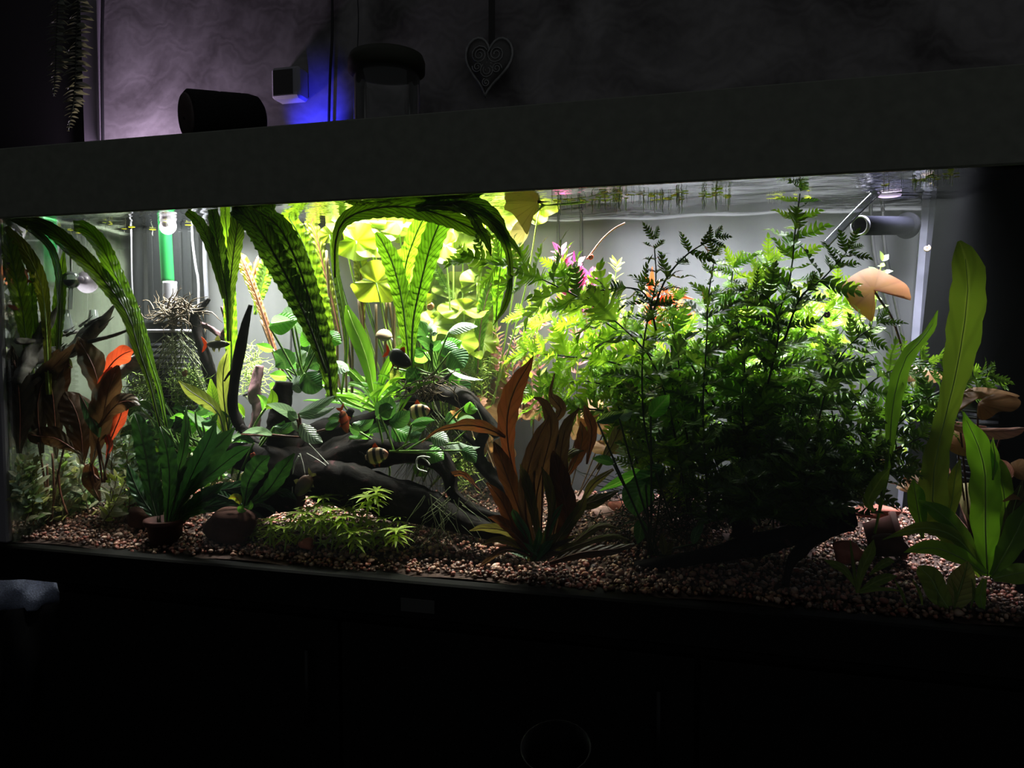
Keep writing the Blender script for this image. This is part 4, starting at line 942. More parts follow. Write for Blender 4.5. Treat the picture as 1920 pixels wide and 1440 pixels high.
leaf(c1, [(626, 720, 8), (618, 640, 22), (602, 570, 32), (584, 500, 34), (560, 440, 34), (530, 390, 26)], 'crink_lit', .20, ruf=.42, freq=17, rib='stemg', ribr=2.4)
leaf(c1, [(430, 760, 6), (434, 670, 20), (432, 600, 24), (430, 530, 22), (428, 470, 22), (422, 400, 18)], 'crink_lit', .15, ruf=.3, freq=17, rib='stemg', ribr=2)
leaf(c1, [(432, 640, 6), (430, 560, 18), (436, 490, 26), (444, 430, 28), (448, 390, 24)], 'crink_shade', .10, ruf=.2, crk=.4, rib='stemdk')
leaf(c1, [(428, 640, 6), (426, 560, 14), (414, 490, 26), (404, 430, 26), (398, 392, 20)], 'crink_shade', .09, tw=20, ruf=.2, crk=.4, rib='stemdk')
leaf(c1, [(420, 560, 8), (398, 470, 20), (375, 420, 22), (350, 396, 14)], 'crink_shade', .08, ruf=.2, crk=.3)
leaf(c1, [(640, 740, 4), (650, 650, 8), (642, 580, 13), (630, 510, 14), (628, 450, 16), (645, 405, 14)], 'crink_shade', .21, ruf=.6, freq=24, rib='stemg')
leaf(c1, [(532, 700, 3), (516, 660, 9), (494, 590, 12), (472, 530, 13), (452, 480, 8)], 'crink_red', .23, ruf=.9, freq=30, rib='stemred', ribr=2.2)
leaf(c1, [(500, 620, 4), (470, 530, 18), (456, 492, 24), (442, 468, 6)], 'crink_yellow', .24, ruf=.25, rib='stemred')
leaf(c1, [(478, 590, 6), (488, 545, 24), (498, 505, 30), (510, 462, 12)], 'crink_lit', .26, ruf=.4, freq=20, rib='stemg')
leaf(c1, [(640, 640, 4), (622, 560, 16), (606, 500, 24), (592, 440, 26), (570, 398, 16)], 'crink_yellow', .28, ruf=.45, freq=20, rib='stemred', ribr=2)
leaf(c1, [(684, 660, 4), (680, 580, 10), (677, 520, 24), (675, 480, 24), (674, 455, 8)], 'crink_yellow', .27, ruf=.4, freq=20, rib='stemred', ribr=2)
stalk(c1, [(630, 745), (632, 640), (618, 560), (612, 470)], 2.6, 'stembrown', .24); stalk(c1, [(650, 745), (646, 640), (632, 540), (626, 470)], 2.2, 'stembrown', .23)
stalk(c1, [(640, 740), (622, 650), (596, 560)], 2.4, 'stembrown', .26); stalk(c1, [(545, 745), (520, 680), (490, 600)], 3, 'stembrown', .24)
c2 = thing('crinkled_onion_plant', 'crinkled plant in the middle with leaves bending along the surface', 'aquatic plant', W(775, 700, .2))
leaf(c2, [(770, 700, 8), (762, 630, 22), (754, 565, 32), (738, 500, 36), (716, 452, 26), (704, 436, 6)], 'crink', .18, ruf=.1, crk=.35, rib='stemg', ribr=2.4)
leaf(c2, [(772, 690, 8), (774, 610, 22), (786, 545, 34), (806, 465, 42), (826, 415, 40), (842, 388, 26)], 'crink', .17, ruf=.14, crk=.45, rib='stemg', ribr=2.4)
leaf(c2, [(768, 640, 8), (758, 520, 22), (776, 450, 34), (800, 400, 28), (815, 385, 14)], 'crink', .205, ruf=.14, crk=.4, rib='stemg', ribr=2)
leaf(c2, [(628, 520, 6), (630, 450, 14), (652, 408, 26), (720, 388, 40), (790, 392, 42), (850, 412, 34), (905, 438, 22), (925, 446, 4)], 'crink_shade', .12, ruf=.12, crk=.4, rib='stemdk', ribr=2.2)
leaf(c2, [(780, 392, 14), (830, 378, 24), (885, 380, 28), (925, 405, 26), (946, 440, 18), (968, 465, 10), (978, 484, 2)], 'crink_shade', .11, ruf=.15, crk=.3, rib='stemdk')
leaf(c2, [(800, 385, 14), (860, 388, 22), (905, 405, 22), (935, 432, 22), (952, 470, 14), (957, 520, 10), (948, 570, 12), (925, 610, 2)], 'crink_shade', .105, ruf=.2, crk=.3, rib='stemdk')
leaf(c2, [(850, 382, 10), (880, 400, 16), (900, 430, 18), (914, 455, 14), (921, 480, 3)], 'crink_shade', .10, ruf=.35, freq=20, rib='stemdk')
leaf(c2, [(930, 600, 8), (934, 540, 24), (940, 480, 26), (938, 440, 18), (932, 425, 4)], 'crink', .2, ruf=.12, crk=.2, rib='stemg')
leaf(c2, [(895, 700, 10), (900, 620, 22), (912, 560, 26), (925, 520, 20)], 'crink_lit', .27, ruf=.3, freq=20, rib='stembrown', ribr=2.2)
leaf(c2, [(848, 560, 10), (820, 510, 18), (800, 480, 12)], 'crink_lit', .3, ruf=.4, freq=20)
for (x0, x1, y1) in ((690, 672, 560), (700, 705, 570), (712, 725, 560), (726, 742, 500), (662, 640, 560), (745, 730, 560), (660, 655, 600)):
    stalk(c2, [(x0, 760), (lerp(x0, x1, .5) + 3, 660), (x1, y1)], 2.6, 'stembrown', .25)

# ------------------------------------------------------------------ yellow green lotus
lt = thing('green_lotus', 'yellow green lotus with many wavy leaves at the back centre', 'aquatic plant', W(850, 800, .32))
LS = [(668, 452, 34, 30, 200, 'lotus', .24), (706, 530, 42, 32, 200, 'lotus', .22), (700, 452, 36, 26, 20, 'lotus', .26), (655, 405, 30, 20, 90, 'lotus_pale', .28), (607, 398, 26, 18, 60, 'lotus_pale', .29), (618, 440, 18, 14, 60, 'lotus', .27),
      (745, 415, 34, 22, 60, 'lotus', .28), (775, 440, 30, 24, 120, 'lotus', .30), (752, 500, 26, 28, 90, 'lotus', .27), (740, 545, 30, 28, 90, 'lotus', .29), (850, 425, 36, 24, 60, 'lotus_pale', .29), (868, 462, 46, 34, 100, 'lotus_pale', .30), (835, 460, 20, 22, 0, 'lotus', .27),
      (905, 455, 30, 30, 180, 'lotus_pale', .31), (810, 540, 32, 22, 110, 'lotus', .31), (850, 535, 34, 22, 60, 'lotus_pale', .32), (880, 560, 34, 22, 80, 'lotus', .31), (825, 585, 38, 26, 100, 'lotus', .30), (870, 580, 40, 16, 90, 'lotus', .28), (850, 610, 34, 36, 80, 'lotus', .29),
      (790, 575, 26, 24, 60, 'lotus', .31), (905, 600, 24, 26, 100, 'lotus', .32), (912, 400, 40, 26, 60, 'lotus', .28), (885, 405, 40, 24, 30, 'lotus', .31), (985, 398, 38, 24, 90, 'lotus_pale', .27), (1012, 385, 30, 20, 100, 'lotus_pale', .25), (960, 405, 26, 22, 60, 'lotus', .29),
      (812, 610, 30, 26, 60, 'lotus', .27), (895, 530, 28, 24, 110, 'lotus', .29), (862, 640, 28, 24, 90, 'lotus', .27), (905, 640, 24, 30, 70, 'lotus', .29), (778, 530, 24, 22, 90, 'lotus', .26), (930, 430, 28, 22, 120, 'lotus', .29), (790, 410, 30, 18, 40, 'lotus', .29), (690, 415, 30, 20, 70, 'lotus', .28), (640, 420, 22, 18, 70, 'lotus', .26), (830, 655, 30, 26, 90, 'lotus', .31), (885, 660, 26, 34, 80, 'lotus', .33), (765, 690, 30, 30, 90, 'lotus', .30), (800, 700, 32, 30, 40, 'lotus', .31), (925, 690, 26, 26, 80, 'lotus', .33), (740, 640, 20, 24, 70, 'lotus', .32), (840, 700, 24, 30, 100, 'lotus', .32)]
for i, (x, y, rx, ry, an, mt, yy) in enumerate(LS):
    lotus(lt, x, y, yy, rx * 1.22, ry * 1.22, an, mt, (R.uniform(-.0006, .0006), R.uniform(-.0012, .0004)), .28, i, .6, .07)
    bx_ = lerp(x, 850, .55) + R.uniform(-20, 20)
    stalk(lt, [(x, y, yy), (lerp(x, bx_, .35) + R.uniform(-8, 8), lerp(y, 800, .45), yy + .01), (bx_, 800, .31)], 1.5, R.choice(['stembr', 'stemg', 'stembr']))
stalk(lt, [(1000, 402), (1030, 380), (1090, 374), (1145, 366), (1130, 360), (1095, 358)], 2.4, 'stembr', .2, 'runner', 20)
stalk(lt, [(1145, 366), (1100, 378), (1050, 383), (1010, 384)], 2.6, 'stembr', .2, 'runner', 16)
ol = thing('olive_lotus', 'olive lotus leaf hanging from the surface with a long stalk', 'aquatic plant', W(990, 380, .18))
blade(ol, (1008, 380), [(1004, 372), (985, 362), (965, 366), (950, 378), (945, 392), (958, 398), (968, 410), (978, 425), (988, 440), (994, 425), (1000, 405), (1012, 388)], 'lotus_olive', .17, (.0002, -.0008), .2, .08, seed=71)
blade(ol, (985, 430), [(988, 412), (975, 412), (962, 425), (955, 445), (958, 470), (966, 490), (974, 478), (980, 458), (990, 442), (992, 425)], 'lotus_olive', .19, (.0004, .0003), .2, .1, seed=72)
stalk(ol, [(1008, 380), (1032, 376), (1060, 374), (1085, 368), (1110, 361)], 2.2, 'stembrown', .17)

# ------------------------------------------------------------------ anubias and their kin
def ovl(plant, bx_, by, tx_, ty, w_, mat, Y, tw=0, bend=8, fold=.25, stem=None, smat='stemg'):
    """oval pointed leaf from its base to its tip, bowed sideways by bend pixels"""
    dx, dy = tx_ - bx_, ty - by; l_ = math.hypot(dx, dy) or 1; nx_, ny_ = -dy / l_ * bend, dx / l_ * bend
    q = lambda t, k: (bx_ + dx * t + nx_ * k, by + dy * t + ny_ * k)
    leaf(plant, [(*q(0, 0), w_ * .25), (*q(.15, .5), w_ * .75), (*q(.4, 1), w_), (*q(.7, .8), w_ * .75), (*q(.9, .3), w_ * .3), (*q(1, 0), 1)], mat, Y, tw, None, fold=fold, n=14, nc=7)
    if stem: stalk(plant, [(bx_, by, Y + .002), (lerp(bx_, stem[0], .5) + R.uniform(-4, 4), lerp(by, stem[1], .5), Y + .004), (stem[0], stem[1], Y + .006)], 2.0, smat, n=8)
an1 = thing('anubias', 'anubias on the driftwood stump with pale undersides left of the centre', 'anubias', W(560, 715, .16))
for q in [(505, 612, 560, 600, 46, 'anub_br', 30), (545, 600, 508, 606, 40, 'anub_pale', 60), (552, 605, 560, 575, 48, 'anub_pale', 10), (568, 628, 548, 572, 36, 'anub_pale', 20), (586, 640, 566, 622, 38, 'anub_br', 0), (590, 648, 578, 640, 30, 'anub_pale', 20),
          (512, 655, 480, 645, 18, 'anub_br', 20), (536, 692, 512, 660, 46, 'anub', 20), (540, 690, 560, 660, 44, 'anub', -20), (556, 680, 575, 660, 30, 'anub_pale', 30), (538, 705, 505, 702, 24, 'anub_br', 20), (610, 622, 640, 644, 34, 'anub_br', 10), (604, 622, 632, 636, 26, 'anub_pale', 40),
          (578, 690, 605, 680, 36, 'anub', 0), (572, 700, 605, 728, 52, 'anub', -10), (618, 680, 655, 695, 34, 'anub_pale', 35), (545, 725, 570, 712, 36, 'anub_pale', 25), (508, 730, 520, 720, 18, 'anub_br', 0), (600, 720, 625, 700, 26, 'anub_br', 0), (566, 640, 590, 660, 26, 'anub', 10)]:
    ovl(an1, q[0], q[1], q[2], q[3], q[4], q[5], R.uniform(.14, .2), q[6], R.uniform(-6, 6), stem=(R.uniform(550, 575), 720))
an2 = thing('anubias', 'anubias sitting on the arched branch below the lotus', 'anubias', W(812, 700, .19))
for q in [(806, 628, 775, 598, 34, 'anub_pale', 25), (808, 625, 818, 620, 30, 'anub_pale', 40), (806, 625, 744, 632, 26, 'anub', 30), (800, 630, 765, 605, 24, 'anub', 10), (810, 655, 782, 636, 24, 'anub', 30), (806, 655, 826, 638, 24, 'anub', -30), (842, 622, 895, 612, 26, 'anub_pale', 40), (820, 655, 866, 640, 40, 'anub_br', 20), (824, 645, 862, 660, 30, 'anub', 10),
          (800, 660, 768, 668, 36, 'anub_br', 20), (795, 660, 770, 660, 24, 'anub', 40), (798, 710, 762, 700, 24, 'anub', 20), (840, 692, 905, 712, 12, 'anub_pale', 50), (845, 700, 866, 706, 36, 'anub_br', 0), (850, 710, 880, 740, 40, 'anub', -20), (780, 690, 758, 715, 30, 'anub', 0), (845, 660, 870, 690, 50, 'anub', 10), (738, 690, 730, 715, 20, 'spot', 10)]:
    ovl(an2, q[0], q[1], q[2], q[3], q[4], q[5], R.uniform(.15, .22), q[6], R.uniform(-6, 6), stem=(R.uniform(800, 825), 705))
an3 = thing('anubias', 'dark anubias with drooping leaves on the big driftwood', 'anubias', W(725, 845, .12))
for q in [(706, 782, 732, 742, 42, 'anub', -10), (712, 778, 738, 765, 34, 'anub', 20), (730, 790, 768, 770, 34, 'anub', 20), (722, 800, 668, 800, 0.1, 'anub', 0), (738, 800, 778, 815, 40, 'anub_br', 25), (772, 795, 815, 788, 20, 'anub_br', 30), (696, 835, 648, 842, 26, 'anub', 25), (675, 810, 655, 800, 20, 'anub', 20), (808, 818, 842, 830, 34, 'anub_pale', 20), (800, 850, 832, 862, 36, 'anub_br', 20), (845, 830, 862, 848, 18, 'anub_pale', 30), (865, 845, 892, 868, 28, 'anub', 10), (862, 830, 900, 838, 12, 'anub_pale', 40),
          (770, 830, 790, 812, 24, 'anub', 30), (750, 860, 790, 850, 30, 'anub', 10), (755, 820, 800, 800, 26, 'anub_br', 30)]:
    if q[4] < 1: continue
    ovl(an3, q[0], q[1], q[2], q[3], q[4], q[5], R.uniform(.085, .13), q[6], R.uniform(-6, 6), stem=(R.uniform(718, 760), 846))
an4 = thing('silver_crypt', 'pale silvery leaved plant with white roots on the driftwood stump', 'aquatic plant', W(568, 830, .085))
for q in [(558, 785, 500, 758, 26, 'anub_pale', 35), (560, 775, 628, 742, 26, 'anub_pale', 35), (562, 780, 630, 762, 20, 'anub_pale', 40), (565, 795, 605, 830, 32, 'anub_pale', 15), (556, 785, 540, 770, 20, 'anub_pale', 20), (510, 815, 455, 812, 18, 'anub_pale', 35), (452, 815, 432, 825, 8, 'anub_pale', 20), (610, 805, 640, 790, 20, 'anub', 30), (548, 790, 566, 812, 16, 'anub_pale', 0)]:
    ovl(an4, q[0], q[1], q[2], q[3], q[4], q[5], R.uniform(.07, .1), q[6], R.uniform(-4, 6), stem=(564, 820), smat='stemred')
for pth in ([(566, 818), (585, 838), (615, 870), (640, 895), (650, 908)], [(560, 855), (550, 880), (548, 925)], [(640, 900), (660, 905), (688, 906)], [(562, 850), (568, 870), (572, 890)], [(575, 850), (600, 865), (625, 885), (645, 905)]):
    stalk(an4, pth, 1.5, 'rootwhite', .075, 'root', 10, 5, .5)
stalk(an4, [(800, 885), (782, 878), (782, 860), (792, 856), (806, 858)], 1.8, 'rootwhite', .07, 'root', 12, 5)
stalk(an4, [(790, 857), (800, 864), (806, 872)], 1.5, 'rootwhite', .07, 'root', 8, 5)

# grassy rosettes at the back centre
gr = thing('sword_plant', 'bright green sword plant with grassy leaves behind the stump', 'aquatic plant', W(705, 765, .22))
for pts in ([(704, 760, 8), (692, 690, 24), (676, 640, 32), (658, 600, 26), (650, 572, 6)], [(708, 760, 6), (680, 720, 14), (650, 690, 16), (620, 675, 4)], [(704, 765, 6), (720, 700, 16), (742, 660, 12), (760, 640, 3)], [(705, 765, 6), (670, 745, 12), (630, 742, 12), (590, 760, 3)],
            [(705, 768, 6), (740, 730, 14), (760, 700, 12), (775, 690, 3)], [(700, 770, 6), (660, 755, 14), (622, 730, 14), (600, 722, 3)], [(702, 770, 6), (690, 800, 16), (668, 825, 14), (650, 840, 3)], [(700, 780, 6), (676, 790, 22), (690, 820, 20), (700, 838, 4)], [(706, 768, 6), (725, 780, 18), (760, 790, 14), (775, 800, 3)]):
    leaf(gr, pts, 'sword_bright', R.uniform(.19, .25), R.uniform(-25, 25), fold=.3, rib='stembr', ribr=1)
for k in range(34):
    a = R.uniform(-2.9, -.25); l_ = R.uniform(40, 110); cx, cy_ = 700 + R.uniform(-30, 60), 755 + R.uniform(-15, 25)
    leaf(gr, [(cx, cy_, 3), (cx + l_ * .5 * math.cos(a), cy_ + l_ * .55 * math.sin(a), R.uniform(5, 9)), (cx + l_ * math.cos(a), cy_ + l_ * .7 * math.sin(a), 4), (cx + l_ * 1.15 * math.cos(a), cy_ + l_ * .66 * math.sin(a), 1)], R.choice(['grass', 'grass', 'sword_bright']), R.uniform(.17, .28), R.uniform(-40, 40), n=12, nc=3)

# ------------------------------------------------------------------ brown crypts
cr = thing('brown_crypt', 'brown cryptocoryne with a tall rusty leaf at the front centre', 'aquatic plant', W(1010, 1050, .05))
for (pts, mt, yy, tw) in [
    ([(968, 900, 8), (955, 850, 22), (950, 800, 38), (956, 755, 46), (972, 715, 36), (988, 690, 20), (1000, 668, 2)], 'crypt_or', .07, 0),
    ([(948, 820, 6), (915, 804, 24), (880, 797, 28), (850, 800, 14), (820, 808, 8), (790, 830, 2)], 'crypt_or', .065, 20),
    ([(1000, 1035, 8), (975, 960, 26), (950, 890, 42), (935, 850, 30), (925, 828, 4)], 'crypt', .055, 10),
    ([(1005, 1040, 8), (985, 960, 30), (990, 880, 38), (1010, 820, 30), (1030, 780, 6)], 'crypt_dk', .05, 5),
    ([(1012, 1040, 8), (1005, 940, 30), (1022, 860, 40), (1035, 800, 34), (1020, 755, 20), (1000, 745, 3)], 'crypt_dk', .06, 0),
    ([(1030, 1040, 8), (1050, 930, 36), (1050, 860, 38), (1062, 800, 28), (1086, 765, 4)], 'crypt_dk', .065, 0),
    ([(1030, 1045, 8), (1062, 975, 46), (1050, 900, 48), (1040, 860, 26), (1038, 845, 4)], 'crypt', .045, 12),
    ([(1040, 1010, 6), (1080, 955, 22), (1120, 938, 26), (1160, 920, 5)], 'crypt_ol', .05, 15), ([(985, 1045, 8), (962, 985, 30), (938, 935, 32), (912, 905, 5)], 'crypt', .04, 8),
    ([(1030, 1055, 12), (1090, 1036, 30), (1150, 1030, 24), (1190, 1020, 6)], 'crypt_dk', .05, 15), ([(1005, 1052, 8), (965, 1020, 18), (930, 1012, 14), (902, 1022, 2)], 'crypt_ol', .04, 25),
    ([(1010, 1040, 6), (960, 1000, 22), (910, 990, 18), (880, 995, 2)], 'crypt_ol', .045, 25), ([(1000, 1045, 6), (950, 1030, 16), (915, 1050, 12), (900, 1060, 2)], 'crypt_dk', .035, 20),
    ([(1015, 1045, 6), (1030, 990, 16), (1045, 960, 12), (1055, 945, 2)], 'anub', .035, 10), ([(1000, 1050, 6), (985, 1000, 18), (965, 965, 16), (962, 955, 2)], 'anub', .035, 10),
    ([(1045, 1045, 6), (1100, 1000, 18), (1130, 985, 14), (1160, 990, 2)], 'crypt_ol', .045, 30), ([(900, 920, 4), (870, 890, 16), (845, 890, 14), (830, 885, 3)], 'crypt', .10, 30), ([(1150, 880, 6), (1115, 905, 18), (1098, 930, 12), (1090, 950, 2)], 'crypt_ol', .09, 10),
    ([(1030, 800, 6), (1052, 770, 26), (1040, 750, 26), (1032, 735, 10), (1040, 700, 4)], 'crypt_dk', .10, 10), ([(1100, 870, 6), (1110, 810, 26), (1100, 775, 20), (1095, 760, 3)], 'crypt', .12, 20), ([(1120, 880, 6), (1150, 830, 26), (1165, 790, 20), (1170, 770, 3)], 'crypt_ol', .12, 20)]:
    k_ = .78 if mt in ('crypt_dk', 'crypt') else .9
    leaf(cr, [(p[0], p[1], p[2] * k_) for p in pts], mt, yy, tw, fold=.2, ruf=.06, freq=10, n=26, nc=7, rib='stemred' if mt != 'crypt_ol' else 'stembrown', ribr=1.6)
for (pts, mt, yy, tw) in [([(1015, 1040, 6), (1000, 960, 18), (985, 900, 20), (975, 870, 2)], 'crypt_ol', .04, 20), ([(1020, 1040, 6), (1035, 960, 16), (1028, 905, 18), (1015, 875, 2)], 'crypt_ol', .035, -20), ([(1025, 1045, 6), (1065, 985, 20), (1090, 950, 18), (1098, 925, 2)], 'crypt_ol', .04, 15), ([(1005, 1045, 6), (965, 1000, 20), (935, 975, 18), (915, 970, 2)], 'crypt', .03, 20), ([(1012, 930, 5), (1040, 880, 20), (1070, 850, 18), (1095, 845, 2)], 'crypt_ol', .075, 20), ([(1060, 900, 5), (1085, 850, 24), (1092, 815, 22), (1088, 790, 2)], 'crypt', .08, 10), ([(985, 900, 5), (1000, 850, 18), (1005, 820, 14), (1012, 800, 2)], 'crypt_ol', .065, 10), ([(1040, 1040, 6), (1105, 1015, 14), (1150, 1005, 12), (1180, 1012, 2)], 'crypt_ol', .04, 30)]:
    leaf(cr, pts, mt, yy, tw, fold=.25, ruf=.08, n=20, nc=7, rib='stembrown', ribr=1.2)
for k in range(16):
    a = R.uniform(-2.9, -.2); l_ = R.uniform(40, 90); leaf(cr, [(1010 + R.uniform(-20, 20), 1052, 4), (1010 + l_ * .55 * math.cos(a), 1050 + l_ * .5 * math.sin(a), R.uniform(10, 18)), (1010 + l_ * 1.1 * math.cos(a), 1050 + l_ * .75 * math.sin(a), 2)], R.choice(['crypt_dk', 'crypt_ol', 'anub']), R.uniform(.02, .06), R.uniform(-30, 30), n=12)
for x in (975, 1000, 1018, 1040): stalk(cr, [(1012, 1050), (lerp(1012, x, .6), 980), (x, 880)], 1.8, 'stemred', .055)
lr = thing('red_crypt', 'dark red broad leaved cryptocoryne at the front left', 'aquatic plant', W(130, 985, .06))
for (pts, mt, yy, tw) in [
    ([(150, 850, 6), (105, 822, 36), (72, 818, 34), (50, 812, 4)], 'crypt_dk', .05, 15), ([(155, 870, 8), (152, 810, 46), (142, 770, 58), (128, 745, 40), (122, 735, 6)], 'crypt', .055, 0), ([(172, 870, 6), (190, 800, 42), (200, 745, 50), (215, 700, 24), (222, 685, 4)], 'crypt_dk', .06, -8),
    ([(188, 770, 6), (182, 710, 38), (168, 672, 46), (152, 645, 24), (146, 632, 4)], 'crypt_or', .07, 10), ([(196, 700, 6), (215, 676, 30), (235, 662, 30), (250, 658, 4)], 'crypt_red', .075, 0), ([(178, 760, 3), (192, 722, 18), (204, 697, 12), (210, 688, 2)], 'crypt_red', .065, 0),
    ([(105, 860, 6), (102, 770, 34), (96, 715, 42), (104, 672, 24), (110, 655, 4)], 'crypt_dk', .06, 10), ([(80, 850, 6), (70, 770, 38), (78, 720, 42), (108, 680, 26), (140, 645, 4)], 'crypt_dk', .05, -10), ([(36, 850, 8), (38, 780, 42), (34, 720, 46), (28, 680, 26), (24, 660, 4)], 'crypt_dk', .07, 10),
    ([(185, 800, 6), (215, 762, 30), (240, 752, 34), (262, 760, 4)], 'crypt_dk', .055, 20), ([(120, 790, 6), (112, 740, 26), (118, 700, 28), (128, 672, 4)], 'crypt', .075, 0), ([(205, 830, 5), (222, 790, 22), (230, 765, 18), (228, 748, 3)], 'crypt_red', .075, 10), ([(60, 780, 4), (45, 740, 16), (35, 715, 14), (28, 700, 3)], 'crypt_or', .09, 10),
    ([(188, 940, 5), (172, 905, 30), (168, 880, 24), (172, 868, 4)], 'crypt', .06, 10), ([(200, 860, 4), (205, 835, 12), (198, 812, 10), (192, 800, 2)], 'crypt_red', .07, 10), ([(150, 740, 4), (165, 770, 20), (180, 800, 22), (186, 820, 4)], 'anub', .05, 20), ([(30, 690, 4), (20, 665, 16), (14, 650, 14), (10, 640, 3)], 'crypt_or', .10, 10),
    ([(135, 690, 4), (125, 680, 20), (112, 672, 22), (108, 665, 3)], 'spot', .08, 20)]:
    leaf(lr, pts, mt, yy, tw, fold=.25, ruf=.08, freq=10, n=24, nc=7, rib='stemred', ribr=1.4)
for (a, b, c_, d_) in ((92, 985, 72, 830), (97, 985, 98, 850), (90, 985, 88, 870), (180, 905, 170, 850), (192, 905, 182, 830), (196, 905, 205, 850), (126, 965, 108, 880), (200, 900, 178, 780), (95, 982, 122, 830), (186, 900, 150, 860)):
    stalk(lr, [(a, b), (lerp(a, c_, .5) + R.uniform(-4, 4), lerp(b, d_, .5)), (c_, d_)], 2.0, 'stemred', .062)
# brown and tan lotus leaves
tl_ = thing('tan_lotus', 'tan and brown lotus leaves low at the back centre', 'aquatic plant', W(930, 860, .3))
for i, (x, y, rx, ry, an, mt, yy) in enumerate([(932, 735, 36, 26, 60, 'lotus_tan', .31), (938, 775, 40, 26, 70, 'lotus_tan', .29), (895, 752, 22, 10, 0, 'lotus_pink', .27), (872, 770, 30, 18, 200, 'lotus_tan', .24), (1140, 790, 34, 26, 60, 'lotus_tan', .30), (1110, 770, 26, 22, 90, 'lotus_tan', .32), (940, 850, 26, 30, 80, 'lotus_tan', .31), (1000, 770, 24, 22, 90, 'lotus_tan', .31), (1160, 815, 24, 20, 20, 'lotus_pink', .29), (1085, 800, 20, 26, 80, 'lotus_tan', .31), (1140, 840, 30, 16, 80, 'lotus_tan', .28), (910, 835, 18, 20, 80, 'lotus_tan', .27)]):
    lotus(tl_, x, y, yy, rx, ry, an, mt, (R.uniform(-.0006, .0006), R.uniform(-.001, .0006)), .14, 200 + i, .4)
    stalk(tl_, [(x, y, yy), (lerp(x, 1000, .2), lerp(y, 930, .5), yy), (lerp(x, 1000, .4), 930, .3)], 1.4, 'stembrown')
rl = thing('salmon_lotus', 'salmon coloured arrow shaped lotus leaf on a dark stalk at the right', 'aquatic plant', W(1720, 720, .2))
blade(rl, (1638, 544), [(1640, 552), (1641, 580), (1635, 603), (1622, 594), (1600, 578), (1584, 555), (1578, 538), (1596, 518), (1632, 502), (1668, 515), (1700, 534), (1707, 552), (1708, 563), (1690, 558), (1664, 551), (1646, 545)], 'lotus_red', .2, (.0003, -.0006), .25, .02, seed=300)
stalk(rl, [(1638, 544), (1655, 570), (1672, 595), (1690, 650), (1705, 720)], 2.2, 'stemred', .205, n=16)
ro = thing('orange_lotus', 'orange brown lotus with rolled pink leaves before the right filter', 'aquatic plant', W(1820, 960, .12))
blade(ro, (1834, 756), [(1834, 762), (1832, 778), (1840, 788), (1856, 784), (1874, 772), (1896, 772), (1910, 764), (1914, 752), (1898, 742), (1872, 738), (1848, 744), (1838, 752)], 'lotus_tan', .10, (0, -.0005), .2, .04, seed=310)
blade(ro, (1840, 742), [(1836, 748), (1815, 752), (1800, 772), (1792, 772), (1800, 748), (1812, 730), (1840, 726), (1880, 732), (1912, 742), (1900, 748), (1870, 746)], 'lotus_tan', .115, (0, -.0008), .2, .05, seed=311)
leaf(ro, [(1768, 795, 8), (1800, 800, 18), (1840, 808, 26), (1885, 808, 26), (1912, 804, 16), (1922, 802, 3)], 'lotus_pink', .10, 35, fold=.6, n=18, nc=7)
leaf(ro, [(1765, 790, 8), (1790, 792, 12), (1820, 796, 10), (1850, 800, 3)], 'lotus_pink', .11, 40, fold=.6, n=12, nc=7)
blade(ro, (1795, 836), [(1770, 828), (1758, 824), (1775, 812), (1800, 806), (1825, 812), (1845, 838), (1838, 852), (1815, 856), (1785, 848)], 'lotus_tan', .12, (0, -.0004), .2, .05, seed=312)
blade(ro, (1726, 700), [(1690, 706), (1700, 690), (1726, 684), (1750, 692), (1768, 708), (1752, 718), (1725, 714), (1705, 716)], 'lotus_tan', .2, (0, -.0008), .2, .06, seed=313)
blade(ro, (1912, 748), [(1895, 738), (1908, 724), (1925, 718), (1945, 730), (1950, 750), (1935, 775), (1915, 765), (1902, 756)], 'lotus_pink', .14, (0, -.0005), .2, .06, seed=314)
blade(ro, (1730, 898), [(1692, 898), (1705, 886), (1735, 882), (1762, 890), (1764, 905), (1740, 914), (1712, 912)], 'lotus_tan', .14, (0, -.0008), .2, .08, seed=315)
blade(ro, (1700, 912), [(1680, 915), (1690, 902), (1715, 902), (1735, 915), (1715, 922), (1695, 922)], 'lotus_tan', .16, (0, -.0008), .2, .08, seed=316)
blade(ro, (1812, 930), [(1795, 915), (1808, 905), (1830, 912), (1840, 950), (1830, 985), (1812, 970), (1800, 945)], 'lotus_olive', .13, (0, -.0004), .2, .08, seed=317)
blade(ro, (1905, 880), [(1895, 868), (1915, 860), (1940, 870), (1945, 905), (1915, 900), (1900, 892)], 'lotus_tan', .1, (0, -.0004), .2, .08, seed=318)
leaf(ro, [(1890, 905, 3), (1895, 885, 10), (1885, 870, 12), (1876, 862, 2)], 'lotus_pink', .1, 20)
leaf(ro, [(1880, 940, 4), (1905, 930, 16), (1930, 935, 14)], 'lotus_tan', .06, 40)
for (x, y, yy) in ((1834, 760, .11), (1800, 800, .12), (1795, 838, .13), (1880, 808, .11), (1730, 900, .15), (1812, 935, .13), (1726, 702, .2), (1905, 885, .11)): stalk(ro, [(x, y, yy), (lerp(x, 1825, .5) + R.uniform(-6, 6), lerp(y, 1000, .5), yy), (1825 + R.uniform(-12, 12), 1000, .12)], 1.8, 'stemred')

